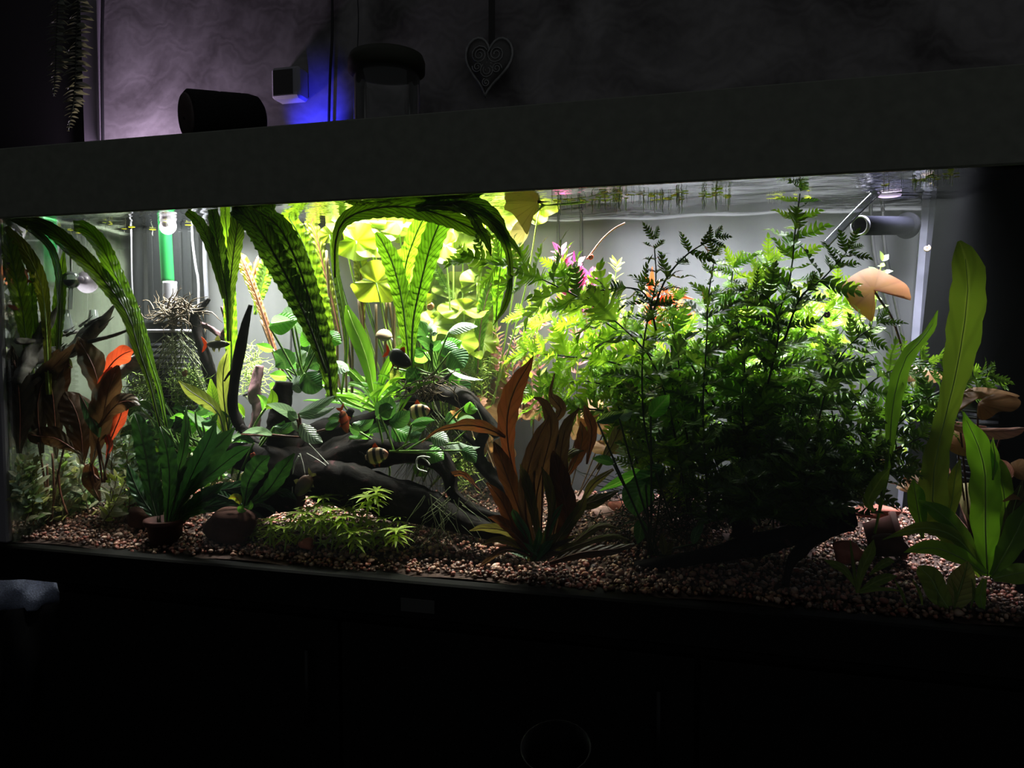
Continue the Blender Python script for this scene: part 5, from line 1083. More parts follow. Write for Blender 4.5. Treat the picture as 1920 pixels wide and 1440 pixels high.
# ------------------------------------------------------------------ java fern in its pot
jf = thing('java_fern', 'dark green java fern growing from the pot at the front left', 'aquatic plant', W(312, 985, .05))
for pts in ([(300, 990, 8), (284, 930, 22), (276, 870, 36), (266, 820, 36), (256, 785, 22), (252, 776, 4)], [(315, 985, 8), (335, 910, 22), (375, 865, 36), (412, 832, 34), (440, 802, 4)], [(318, 985, 8), (350, 925, 20), (400, 885, 30), (445, 850, 26), (470, 838, 3)], [(318, 985, 8), (370, 955, 20), (420, 948, 22), (470, 960, 12), (500, 975, 2)],
            [(312, 985, 6), (330, 900, 16), (345, 840, 18), (348, 790, 10), (349, 762, 2)], [(316, 985, 8), (380, 930, 26), (440, 915, 28), (485, 905, 3)], [(305, 985, 8), (270, 940, 22), (250, 900, 24), (240, 870, 3)], [(312, 985, 8), (318, 900, 26), (312, 840, 28), (300, 800, 3)], [(318, 985, 8), (360, 890, 28), (390, 830, 30), (405, 790, 3)],
            [(300, 990, 8), (292, 950, 30), (285, 900, 30), (300, 850, 4)], [(322, 990, 8), (352, 960, 26), (390, 930, 26), (420, 905, 3)], [(310, 990, 8), (335, 945, 30), (345, 900, 30), (360, 860, 4)]):
    leaf(jf, pts, 'fern', R.uniform(.03, .09), R.uniform(-20, 20), ruf=.14, freq=14, crk=.2, n=34, nc=7, rib='stemdk', ribr=1.6)
jf2 = thing('java_fern', 'smaller java fern leaves right of the pot beside the driftwood', 'aquatic plant', W(462, 950, .06))
for pts in ([(458, 948, 6), (466, 905, 30), (485, 872, 38), (505, 855, 5)], [(465, 948, 6), (500, 922, 26), (530, 880, 30), (552, 850, 4)], [(465, 948, 6), (505, 925, 18), (540, 925, 16), (556, 938, 2)], [(462, 950, 6), (430, 935, 16), (400, 925, 18), (380, 930, 2)], [(466, 952, 5), (490, 945, 10), (510, 955, 8), (516, 964, 2)]):
    leaf(jf2, pts, 'fern', R.uniform(.05, .09), R.uniform(-15, 15), ruf=.12, crk=.2, n=30, nc=7, rib='stemdk')
ovl(jf2, 450, 945, 428, 935, 16, 'crink_yellow', .045, 10); ovl(jf2, 458, 950, 470, 938, 10, 'anub_br', .045, 10); ovl(jf2, 455, 946, 462, 958, 12, 'anub_br', .045, 10)
sp1 = thing('spotted_plant', 'olive plant with dark spotted leaves between the two branches', 'aquatic plant', W(420, 830, .12))
leaf(sp1, [(425, 830, 6), (410, 775, 14), (385, 752, 26), (355, 732, 22), (335, 714, 3)], 'spot', .10, 15, rib='stemdk'); leaf(sp1, [(432, 830, 6), (422, 770, 14), (418, 720, 22), (420, 685, 20), (428, 655, 3)], 'spot', .11, 0, rib='stemdk')
leaf(sp1, [(420, 820, 6), (405, 765, 22), (398, 735, 20), (395, 710, 3)], 'crink_lit', .14, 10); leaf(sp1, [(425, 825, 6), (380, 800, 22), (350, 780, 24), (318, 785, 3)], 'anub_br', .12, 30); leaf(sp1, [(425, 825, 6), (395, 800, 20), (372, 790, 22), (345, 770, 3)], 'anub_pale', .11, 40)
for k in range(16):
    x, y = R.uniform(250, 420), R.uniform(745, 830); a = R.uniform(-.6, 3.6); l_ = R.uniform(24, 44); ovl(sp1, x, y, x + l_ * math.cos(a), y + l_ * .6 * math.sin(a), R.uniform(12, 24), R.choice(['anub_br', 'anub', 'anub_pale', 'crink']), R.uniform(.11, .18), R.uniform(0, 45), stem=(lerp(x, 410, .5), 835))

# ------------------------------------------------------------------ sword plants at the right front
sw = thing('sword_plant', 'large green sword plant with one very tall leaf at the right front', 'aquatic plant', W(1850, 1095, .05))
for (pts, mt, yy, tw) in [
    ([(1840, 1080, 12), (1790, 1020, 30), (1752, 960, 50), (1752, 880, 46), (1768, 800, 36), (1786, 730, 40), (1802, 650, 56), (1813, 570, 60), (1815, 510, 54), (1806, 472, 36), (1798, 452, 6)], 'sword_olive', .075, 5),
    ([(1640, 1000, 4), (1660, 900, 10), (1668, 840, 14), (1672, 780, 26), (1682, 720, 30), (1702, 665, 26), (1730, 635, 18), (1748, 610, 14), (1758, 582, 2)], 'sword', .09, 15),
    ([(1852, 1080, 16), (1848, 1000, 44), (1848, 930, 52), (1846, 880, 48), (1832, 830, 40), (1815, 795, 18), (1806, 772, 3)], 'sword_bright', .06, -5),
    ([(1862, 900, 4), (1866, 860, 14), (1862, 835, 8), (1862, 820, 1)], 'sword_bright', .058, 0), ([(1868, 1080, 8), (1884, 980, 30), (1882, 920, 34), (1868, 870, 26), (1858, 850, 3)], 'sword', .075, 20),
    ([(1848, 1075, 14), (1800, 1045, 32), (1755, 1028, 32), (1715, 1030, 16), (1695, 1036, 2)], 'sword_bright', .045, 25), ([(1845, 1070, 10), (1795, 1010, 26), (1740, 990, 26), (1695, 998, 14), (1655, 1012, 2)], 'sword_olive', .055, 25), ([(1840, 1070, 10), (1800, 1000, 30), (1760, 960, 30), (1722, 938, 4)], 'sword', .065, 10),
    ([(1860, 1080, 12), (1890, 1030, 40), (1915, 980, 46), (1935, 930, 10)], 'sword', .05, 10), ([(1862, 1085, 12), (1910, 1075, 40), (1960, 1070, 30)], 'sword', .04, 20), ([(1730, 1010, 6), (1722, 960, 28), (1716, 925, 30), (1712, 900, 4)], 'sword_bright', .08, 10), ([(1772, 1000, 6), (1785, 940, 24), (1792, 890, 20), (1800, 862, 3)], 'sword_olive', .085, 10),
    ([(1785, 1150, 8), (1764, 1120, 36), (1745, 1085, 40), (1728, 1068, 22), (1722, 1062, 4)], 'sword_olive', .025, 0), ([(1785, 1155, 8), (1795, 1120, 40), (1806, 1085, 44), (1812, 1062, 20), (1814, 1052, 3)], 'spot', .03, 8), ([(1860, 1085, 10), (1888, 1000, 26), (1905, 940, 24), (1918, 900, 3)], 'crypt_ol', .06, 20), ([(1846, 1085, 10), (1838, 1120, 20), (1845, 1150, 6)], 'sword', .03, 10)]:
    leaf(sw, pts, mt, yy, tw, ruf=.07, freq=7, fold=.18, n=36, nc=7, rib='stemlight', ribr=1.6)
for k in range(5): leaf(sw, [(1700 + k * 30, 1140, 3), (1690 + k * 34, 1110, 6), (1680 + k * 36 + R.uniform(-10, 10), 1085, 1)], 'sword_olive', .025, 20, n=10)
sw2 = thing('sword_seedling', 'small sword seedling on the gravel left of the large sword plant', 'aquatic plant', W(1608, 1112, .04))
for pts in ([(1608, 1112, 4), (1616, 1070, 16), (1632, 1035, 20), (1638, 1012, 2)], [(1610, 1110, 4), (1640, 1092, 18), (1665, 1082, 16), (1682, 1080, 2)], [(1604, 1100, 4), (1585, 1070, 14), (1565, 1058, 14), (1545, 1050, 2)], [(1630, 1078, 3), (1652, 1060, 14), (1668, 1052, 14), (1677, 1054, 2)], [(1606, 1112, 3), (1600, 1060, 6), (1596, 1030, 4), (1594, 1010, 1)], [(1612, 1112, 3), (1650, 1104, 8), (1690, 1108, 2)], [(1640, 960, 3), (1628, 940, 20), (1650, 900, 24), (1668, 878, 3)]):
    leaf(sw2, pts, 'sword_olive', R.uniform(.03, .05), R.uniform(-20, 20), n=14)
# ------------------------------------------------------------------ lobed bush
LB = [lobed('lobed_leaf', 'bush', 6, .30, .25, .4, .62, 1), lobed('lobed_leaf', 'bush', 7, .27, .4, -.5, .7, 2), lobed('lobed_leaf', 'bush', 5, .32, .1, .3, .55, 3)]
LD = [lobed('lobed_leaf', 'bush_shade', 6, .27, .3, .5, .68, 4), lobed('lobed_leaf', 'bush_shade', 7, .24, .5, -.6, .72, 5), lobed('lobed_leaf', 'bush_shade', 6, .30, .15, .2, .6, 6)]
LG = [lobed('lobed_leaf', 'bush_lit', 6, .32, .2, .3, .6, 7), lobed('lobed_leaf', 'bush_lit', 7, .28, .35, -.4, .66, 8)]
def bush(label, stems, meshes, base, g=1.28):
    t = thing('lobed_water_bush', label, 'aquatic plant', W(*base), 'lobed bushes')
    for s in stems: stemplant(t, s[0], s[1], s[4] if len(s) > 4 else meshes, node=s[2] * (.9 if g > 1.1 else 1.15), size=s[3] * g, mat='stemdk', r_px=2.4)
    return t
b1 = bush('lobed bush branch reaching far left over the brown crypt', [
    ([(1290, 960), (1262, 800), (1230, 690), (1180, 625), (1110, 572), (1040, 535), (960, 500), (880, 482)], .12, 30, 74, LB + LD[:1]),
    ([(1240, 720), (1150, 680), (1060, 668), (990, 660)], .2, 26, 66, LG), ([(1250, 780), (1170, 735), (1100, 715), (1040, 720)], .22, 22, 62, LG), ([(1230, 800), (1130, 770), (1060, 765), (1000, 745)], .2, 24, 58, LB + LG), ([(1240, 740), (1180, 690), (1120, 660), (1060, 650)], .25, 22, 60, LG), ([(1230, 650), (1140, 620), (1060, 605), (985, 590)], .23, 26, 62, LG),
    ([(1260, 700), (1190, 640), (1130, 600), (1080, 545), (1050, 505)], .18, 26, 66, LG + LB)], LB, (1290, 1000, .12))
b2 = bush('lobed bush with dark feathery tips standing before the magenta plant', [
    ([(1260, 980), (1212, 820), (1204, 680), (1216, 590), (1230, 530), (1226, 450)], .09, 30, 64, LD), ([(1220, 600), (1245, 530), (1285, 480), (1340, 445)], .09, 26, 52, LD), ([(1230, 620), (1215, 560), (1185, 540), (1120, 545)], .10, 28, 56, LD),
    ([(1330, 980), (1318, 780), (1325, 640), (1328, 560), (1340, 480)], .11, 28, 66, LD + LB), ([(1300, 900), (1280, 760), (1270, 660), (1258, 600)], .14, 26, 62, LB), ([(1340, 760), (1300, 690), (1262, 620), (1270, 560)], .15, 26, 60, LB)], LD, (1330, 1000, .1), 1.0)
b3 = bush('lobed bush with one stem growing up to the water surface', [
    ([(1420, 980), (1425, 800), (1436, 680), (1456, 600), (1482, 520), (1490, 440), (1498, 380), (1502, 345)], .14, 34, 64, LG + LB), ([(1440, 700), (1400, 600), (1420, 530), (1440, 490)], .17, 26, 66, LG), ([(1470, 640), (1500, 560), (1545, 520), (1592, 468)], .11, 28, 56, LD),
    ([(1450, 760), (1500, 640), (1545, 590), (1570, 540)], .2, 26, 62, LG), ([(1420, 760), (1380, 640), (1370, 560), (1375, 500)], .18, 28, 62, LG + LB), ([(1440, 720), (1460, 620), (1440, 560), (1400, 540)], .12, 26, 56, LD), ([(1400, 900), (1392, 760), (1396, 680), (1380, 600)], .13, 24, 62, LB + LD)], LG, (1420, 1000, .14))
b4 = bush('lobed bush spreading dark leaves to the right over the pot', [
    ([(1520, 980), (1530, 820), (1560, 700), (1600, 640), (1650, 606)], .12, 28, 58, LD), ([(1530, 940), (1580, 800), (1630, 720), (1700, 684), (1765, 676)], .14, 26, 58, LD + LB), ([(1560, 960), (1640, 850), (1700, 780), (1770, 730), (1850, 706)], .13, 26, 58, LD), ([(1560, 960), (1620, 880), (1690, 840), (1760, 800)], .11, 24, 54, LD),
    ([(1540, 980), (1600, 920), (1650, 890), (1700, 880)], .09, 24, 56, LD), ([(1480, 960), (1490, 820), (1520, 720), (1560, 660)], .16, 26, 60, LB + LD), ([(1560, 900), (1640, 800), (1690, 740), (1730, 760)], .16, 24, 54, LB), ([(1570, 980), (1590, 930), (1600, 880), (1640, 840)], .08, 24, 52, LD), ([(1700, 760), (1760, 735), (1820, 712), (1870, 716)], .15, 22, 40, LB)], LD, (1540, 1000, .12))
rb = random.Random(21)
def fill(label, n, x0, x1, ytip, Yr, meshes, size, base, node=24):
    t = thing('lobed_water_bush', label, 'aquatic plant', W(*base), 'lobed bushes')
    for k in range(n):
        x = rb.uniform(x0, x1); y = rb.uniform(*ytip); yy = rb.uniform(*Yr); bx_ = lerp(x, base[0], .55) + rb.uniform(-20, 20); by = min(985, y + (rb.uniform(170, 300) if Yr[0] < .2 else rb.uniform(90, 150)))
        stemplant(t, [(bx_, by, yy + .01), (lerp(bx_, x, .3) + rb.uniform(-18, 18), lerp(by, y, .5), yy), (x, y, yy - .005)], yy, meshes, node=node, size=size * 1.28 * rb.uniform(.8, 1.1), mat='stemdk', r_px=1.8, rn=rb)
    return t
fill('dense green inner growth of the lobed bush at its left side', 11, 1110, 1330, (600, 740), (.19, .27), LB + LG, 58, (1260, 990, .22))
fill('dense green inner growth of the lobed bush at its right side', 12, 1330, 1640, (560, 760), (.14, .28), LB + LD[:1], 58, (1440, 990, .18))
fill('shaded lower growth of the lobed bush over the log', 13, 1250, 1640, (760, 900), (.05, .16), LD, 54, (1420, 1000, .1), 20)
fill('bright growth of the lobed bush behind, near the back pane', 6, 1290, 1600, (560, 640), (.26, .32), LG, 56, (1420, 900, .29))
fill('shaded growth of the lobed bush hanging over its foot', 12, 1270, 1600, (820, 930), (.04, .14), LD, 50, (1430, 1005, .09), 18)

# ------------------------------------------------------------------ stem plants
SM = {k: tmpl('stem_leaf', k, w_) for k, w_ in (('small', .22), ('small_dk', .22), ('small_yel', .15), ('bacopa', .26), ('pink', .2), ('rosy', .2), ('orange', .16), ('anub', .24), ('anub_br', .24), ('anub_pale', .22))}
def stems(name, label, paths, meshes, node, size, mat, base, group=None, **kw):
    t = thing(name, label, 'aquatic plant', W(*base), group)
    for p in paths: stemplant(t, p[0], p[1], [SM[m] for m in meshes], node=node, size=size, mat=mat, **kw)
    return t
stems('magenta_stem_plant', 'magenta topped stem plant rising above the lobed bush', [([(1080, 640), (1066, 560), (1056, 500), (1052, 474)], .26), ([(1100, 640), (1088, 570), (1076, 520), (1080, 496)], .25), ([(1105, 640), (1098, 590), (1090, 545), (1086, 520)], .24), ([(1120, 640), (1110, 570), (1104, 520)], .27)], ['pink'], 12, 26, 'stempink', (1090, 640, .26), start=.45, r_px=1.4, whorl=3, grow=1.0)
o_ = stems('orange_stem_plant', 'orange red stem plant glowing between the lobed leaves', [([(1222, 640), (1220, 580), (1222, 545)], .24), ([(1250, 640), (1246, 590), (1250, 560)], .25), ([(1290, 640), (1275, 590), (1262, 560)], .26)], ['orange'], 10, 30, 'orange' if False else 'stemred', (1230, 640, .25), start=.3, r_px=1.4, whorl=3, grow=1.0)
for pts in ([(1218, 575, 4), (1220, 545, 12), (1222, 520, 10), (1223, 500, 1)], [(1228, 575, 4), (1250, 558, 12), (1275, 555, 10), (1305, 562, 1)], [(1224, 580, 4), (1240, 565, 12), (1248, 548, 10), (1252, 540, 1)]): leaf(o_, pts, 'orange', .235, 15, n=12)
stalk(o_, [(1100, 486), (1108, 476), (1128, 450), (1150, 430), (1172, 418)], 1.7, 'stempink', .25, 'stem', 16)
stems('rosy_stem_plant', 'rosy small leaved stems behind the tall rusty leaf', [([(930 + 16 * k, 790), (934 + 15 * k + R.uniform(-8, 8), 720), (925 + 15 * k + R.uniform(-12, 12), R.uniform(615, 660))], R.uniform(.27, .32)) for k in range(6)], ['rosy', 'rosy', 'small_yel'], 13, 24, 'stempink', (950, 800, .3), r_px=1.2)
stems('yellow_stem_plant', 'fine yellow green stems behind the lobed bush', [([(1000 + 40 * k, 720), (1004 + 40 * k + R.uniform(-10, 10), 640), (1000 + 40 * k + R.uniform(-20, 20), R.uniform(555, 600))], R.uniform(.29, .33)) for k in range(8)], ['small_yel', 'small_yel', 'rosy'], 13, 28, 'stembr', (1120, 760, .31), r_px=1.2)
stems('yellow_stem_plant', 'short yellow green stem right of the magenta plant', [([(1150, 600), (1152, 540), (1156, 498)], .28)], ['small_yel'], 11, 24, 'stembr', (1150, 620, .28), r_px=1.2, grow=.9)
stems('yellow_stem_plant', 'fine yellow green stems right of the lotus', [([(892 + 14 * k, 780), (888 + 14 * k, 700), (890 + 14 * k + R.uniform(-10, 10), R.uniform(640, 700))], R.uniform(.26, .32)) for k in range(4)], ['small_yel'], 11, 20, 'stembr', (900, 800, .3), r_px=1.0)
stems('bacopa_stem', 'pale green bacopa stem behind the salmon lotus leaf', [([(1612, 740), (1622, 660), (1640, 580), (1648, 520), (1655, 490)], .27)], ['bacopa'], 22, 26, 'stembr', (1612, 760, .27), r_px=2.4, up=.5, grow=.8)
stems('bacopa_stem', 'pale green stem with round leaves right of the bush', [([(1690, 900), (1700, 820), (1712, 740), (1700, 690)], .2)], ['bacopa', 'small_yel'], 20, 24, 'stembr', (1690, 920, .2), r_px=1.8)
rs = random.Random(5)
for k, (x0, x1, y1, yy, ms, lab) in enumerate([
    (60, 46, 845, .13, ['small_dk', 'small'], 'leftmost dull stem plant at the left front'), (95, 70, 870, .16, ['small_dk'], 'low dull stem plant behind the red stalks'), (128, 118, 850, .15, ['small', 'small_dk'], 'stem plant with pale leaves between the red crypts'),
    (158, 138, 860, .12, ['small_dk'], 'brownish stem plant under the dark red leaves'), (212, 216, 825, .12, ['small_dk', 'small_yel'], 'yellowish stem plant right of the red stalks'), (240, 238, 800, .14, ['small', 'anub_pale'], 'taller stem plant with pale leaves left of the java fern'),
    (252, 256, 780, .17, ['small', 'anub_pale', 'anub_br'], 'stem plant with shiny leaves close to the java fern'), (35, 30, 880, .2, ['small_dk', 'anub_pale'], 'stem plant squeezed against the left pane'), (110, 98, 905, .09, ['small_dk'], 'short front stem plant at the left'), (200, 225, 900, .09, ['small_dk', 'small_yel'], 'short front stem plant beside the small stone'),
    (75, 60, 900, .19, ['small', 'anub_pale'], 'pale stem plant at the back left'), (175, 165, 880, .19, ['small', 'anub_pale'], 'pale stem plant behind the brown ridged leaf'), (140, 150, 900, .2, ['anub_pale', 'small'], 'light leaved stem plant deep in the left corner'), (45, 80, 930, .11, ['small_dk'], 'tiny stem plant on the left gravel'), (225, 250, 850, .2, ['small', 'small_yel'], 'light stem plant behind the java fern')]):
    ps = [([(x0 + rs.uniform(-14, 14), 985), (lerp(x0, x1, .5) + rs.uniform(-12, 12), lerp(985, y1, .5)), (x1 + rs.uniform(-14, 14), y1 + rs.uniform(-12, 20))], yy + rs.uniform(-.01, .01)) for _ in range(2)]
    stems('small_stem_plant', lab, ps, ms, 15, 30, 'stembrown', (x0, 985, yy), 'small stem plants at the left', r_px=1.2)
for k, (x, y, yy, lab) in enumerate([(255, 760, .2, 'leafy stem plant in front of the left filter'), (300, 800, .19, 'leafy stem plant behind the java fern'), (350, 810, .2, 'leafy stem plant under the moss clump'), (400, 830, .2, 'leafy stem plant at the foot of the leaning branch'), (440, 850, .21, 'leafy stem plant behind the black spike')]):
    stems('small_stem_plant', lab, [([(x + rs.uniform(-20, 20), 930), (x + rs.uniform(-10, 10), lerp(930, y, .5)), (x + rs.uniform(-20, 20), y - 10)], yy) for _ in range(3)], ['small', 'anub_br', 'anub_pale', 'small_dk'], 16, 32, 'stemg', (x, 940, yy), 'small stem plants at the left', r_px=1.3)
# dark anubias at the foot of the bush
an5 = thing('anubias', 'dark glossy anubias with a round leaf under the lobed bush', 'anubias', W(1195, 1030, .06))
for q in [(1210, 905, 1192, 968, 62, 'anub', 10), (1245, 875, 1180, 905, 38, 'anub', 25), (1225, 878, 1125, 920, 26, 'anub_br', 35), (1200, 975, 1195, 1020, 26, 'anub', 0), (1220, 780, 1255, 740, 34, 'anub_br', 0), (1160, 780, 1185, 770, 26, 'anub_pale', 30), (1120, 790, 1170, 772, 24, 'anub', 30), (1245, 1040, 1240, 1000, 16, 'crypt_ol', 10), (1230, 1060, 1262, 1015, 18, 'crypt_ol', 10), (1300, 1020, 1320, 980, 18, 'anub', 0), (1150, 870, 1110, 860, 20, 'anub', 20)]:
    ovl(an5, q[0], q[1], q[2], q[3], q[4], q[5], R.uniform(.05, .1), q[6], R.uniform(-6, 6), stem=(1225 + R.uniform(-10, 10), 1040), smat='stemdk')

an6 = thing('anubias', 'low anubias leaves scattered over the top of the big driftwood', 'anubias', W(640, 860, .1))
for k in range(26):
    x, y = R.uniform(590, 900), R.uniform(745, 885); a = R.uniform(-.5, 3.6); l_ = R.uniform(26, 44); ovl(an6, x, y, x + l_ * math.cos(a), y + l_ * .6 * math.sin(a), R.uniform(16, 28), R.choice(['anub_br', 'anub', 'anub', 'anub_pale']), R.uniform(.11, .2), R.uniform(0, 45), stem=(lerp(x, 740, .3), y + 40))
an7 = thing('crypt_thicket', 'thicket of green leaves between the java fern and the driftwood', 'aquatic plant', W(400, 900, .12))
for k in range(44):
    x, y = R.uniform(270, 520), R.uniform(760, 900); a = R.uniform(-3.4, .2); l_ = R.uniform(26, 52); ovl(an7, x, y, x + l_ * math.cos(a), y + l_ * .7 * math.sin(a), R.uniform(12, 24), R.choice(['anub_br', 'anub', 'anub', 'anub_pale', 'fern', 'crink']), R.uniform(.09, .2), R.uniform(0, 45), stem=(lerp(x, 400, .3), y + 50))
# ------------------------------------------------------------------ star shaped foreground whorls
SL = leaflet_mesh('whorl_leaf', .115, M['star'], .5, 6)
WH = sorted([(482, 982, 20), (507, 978, 24), (535, 992, 24), (474, 1006, 22), (566, 964, 28), (606, 936, 32), (578, 955, 24), (602, 976, 28), (563, 996, 28), (664, 928, 22), (690, 934, 28), (706, 922, 24), (655, 960, 30), (642, 972, 28), (627, 986, 28), (664, 1000, 30), (694, 986, 28), (720, 974, 24), (748, 970, 20), (744, 996, 28), (722, 1002, 28), (607, 1020, 26), (511, 998, 24), (680, 965, 26), (585, 985, 26), (640, 1005, 28), (700, 1008, 26), (545, 972, 22), (620, 958, 24), (676, 1015, 26), (524, 1012, 20)])
ROW = lambda y: 'front' if y > 993 else 'middle' if y > 968 else 'back'
ORD = 'first second third fourth fifth sixth seventh eighth ninth tenth eleventh twelfth thirteenth'.split(); CNT = {}
for k, (x, y, s_) in enumerate(WH):
    rw = ROW(y); CNT[rw] = CNT.get(rw, -1) + 1
    yy = .065 + .03 * math.sin(k * 2.1); P = W(x, y, yy); t = thing('star_whorl_stem', 'yellow green star whorl, %s from the left in the %s row of the carpet' % (ORD[CNT[rw]], rw), 'aquatic plant', W(x, min(1035, y + 45), yy), 'star shaped whorls in front of the driftwood')
    stalk(t, [(x + R.uniform(-8, 8), min(1035, y + 45)), (x + R.uniform(-3, 3), y + 22), (x, y)], 1.5, 'stembr', yy, 'stem', 6, 5)
    for (zz, m, sc_) in ((0, 11, 1.15), (8, 9, 1.1), (18, 7, 1.0)):
        P2 = W(x, y + zz, yy); off = R.uniform(0, 6)
        for j in range(m):
            th = off + 6.283 * j / m; inst('leaf', SL, t, frame(P2, (math.cos(th), math.sin(th), R.uniform(.35, .75) if zz == 0 else R.uniform(.0, .4)), (0, 0, 1), s_ * sc_ * S(P2) * R.uniform(.85, 1.1)))

# ------------------------------------------------------------------ floating duckweed
fr_v = [(math.cos(6.283 * i / 12), .75 * math.sin(6.283 * i / 12), .02 * math.cos(6.283 * i / 6)) for i in range(12)]
fme = bpy.data.meshes.new('duckweed_frond'); fme.from_pydata([(0, 0, .12)] + fr_v + [(x * .9, y * .9, -.12) for (x, y, z) in fr_v], [], [(0, 1 + i, 1 + (i + 1) % 12) for i in range(12)] + [(1 + i, 13 + i, 13 + (i + 1) % 12, 1 + (i + 1) % 12) for i in range(12)] + [tuple(13 + i for i in range(12))[::-1]]); fme.materials.append(M['duck']); fme.uv_layers.new(name='UVMap')
rb_ = B().tube([(0, 0, 0), (.05, .02, -.3), (-.03, 0, -.65), (.04, .03, -1)], np.array([.035, .03, .025, .015]), 4)
rme = bpy.data.meshes.new('duckweed_root'); rme.from_pydata(rb_.v, [], rb_.f); rme.materials.append(M['rootwhite'])
def duck(px, py, r_px, ln, nroot=2, where='in the long patch above the lobed bush'):
    d = W(px, py, .1) - CAM; P = CAM + d * ((WZ - .0015 - CAM.z) / d.z)
    if P.y > YB(P.x) - .01 or P.y < .01: return
    o = bpy.data.objects.new('duckweed', fme); COL.objects.link(o); r = r_px * S(P); o.location = P; o.scale = (r, r, r * .35); o.rotation_euler = (0, 0, R.uniform(0, 6)); ORG[o] = P
    tag(o, 'floating duckweed frond ' + where, 'duckweed', 'duckweed ' + where)
    for k in range(nroot):
        q = bpy.data.objects.new('root', rme); COL.objects.link(q); q.parent = o; s_ = ln * S(P) * R.uniform(.6, 1.2); q.scale = (s_ / r, s_ / r, s_ / (r * .35)); q.location = (R.uniform(-.6, .6), R.uniform(-.5, .5), 0)
for k in range(60):
    x = R.choice([R.uniform(1040, 1160), R.uniform(1150, 1370), R.uniform(1200, 1370)]); duck(x, 375 - (x - 1040) * .028 + R.uniform(-8, 6), R.uniform(5, 9), R.uniform(16, 26), R.choice([1, 2, 2, 3]))
for k in range(26): x = R.uniform(1650, 1795); duck(x, 346 - (x - 1650) * .12 + R.uniform(-4, 4), R.uniform(4, 7), R.uniform(10, 18), 2, 'in the patch at the right back corner')
for k in range(10): duck(R.uniform(1440, 1520), R.uniform(368, 374), R.uniform(4, 7), 12, 1, 'around the tallest bush stem')
for k in range(18): duck(R.uniform(100, 360), R.uniform(415, 440), R.uniform(4, 8), 12, 1, 'above the green hose at the left')

# ------------------------------------------------------------------ fish and snails
def fishmat(name, cols, n=None, rough=.35):
    """cols: list of (position from tail 0 to head 1, colour)"""
    m, t, out = nm(name); p = N(t, 'ShaderNodeBsdfPrincipled'); L(t, p.outputs[0], out.inputs[0]); uv = N(t, 'ShaderNodeUVMap'); sp = N(t, 'ShaderNodeSeparateXYZ'); L(t, uv.outputs[0], sp.inputs[0])
    r = N(t, 'ShaderNodeValToRGB'); el = r.color_ramp.elements; el[0].position, el[0].color = cols[0][0], c4(cols[0][1]); el[1].position, el[1].color = cols[-1][0], c4(cols[-1][1])
    for (q, c) in cols[1:-1]: e = el.new(q); e.color = c4(c)
    L(t, sp.outputs[1], r.inputs[0]); L(t, r.outputs[0], p.inputs['Base Color']); p.inputs['Roughness'].default_value = rough; p.inputs['Specular IOR Level'].default_value = .6
    return m
g1, k1 = (.62, .42, .22), (.015, .013, .012)
M['tiger'] = fishmat('tiger_barb_skin', [(0, g1), (.10, k1), (.18, k1), (.22, g1), (.38, g1), (.42, k1), (.52, k1), (.56, g1), (.68, g1), (.72, k1), (.80, k1), (.84, (.8, .55, .4)), (.95, (.75, .3, .2)), (1, (.6, .2, .12))])
M['darkfish'] = fishmat('dark_barb_skin', [(0, (.03, .03, .025)), (.5, (.022, .024, .020)), (1, (.05, .04, .03))])
M['redfish'] = fishmat('red_barred_skin', [(0, (.5, .07, .04)), (.2, (.06, .02, .02)), (.28, (.5, .07, .04)), (.45, (.5, .07, .04)), (.5, (.06, .02, .02)), (.58, (.5, .07, .04)), (1, (.45, .10, .06))])
M['olivefish'] = fishmat('olive_fish_skin', [(0, (.05, .05, .03)), (.6, (.07, .07, .045)), (1, (.06, .05, .035))])
M['orangefish'] = fishmat('orange_fish_skin', [(0, (.7, .16, .05)), (1, (.6, .16, .07))])
M['brownfish'] = fishmat('brown_fish_skin', [(0, (.16, .07, .04)), (.5, (.07, .05, .04)), (1, (.05, .04, .03))])
M['fin_or'] = leafmat('orange_fin', (.65, .16, .05), (.7, .25, .08), veins=1, vein=0, trans=.5); M['fin_dk'] = leafmat('dark_fin', (.03, .03, .03), (.05, .04, .03), veins=1, vein=0, trans=.3); M['fin_clear'] = leafmat('pale_fin', (.5, .5, .42), (.55, .55, .5), veins=1, vein=0, trans=.6)
M['eye'] = plain('black_fish_eye', (.004, .004, .004), .1, .7)
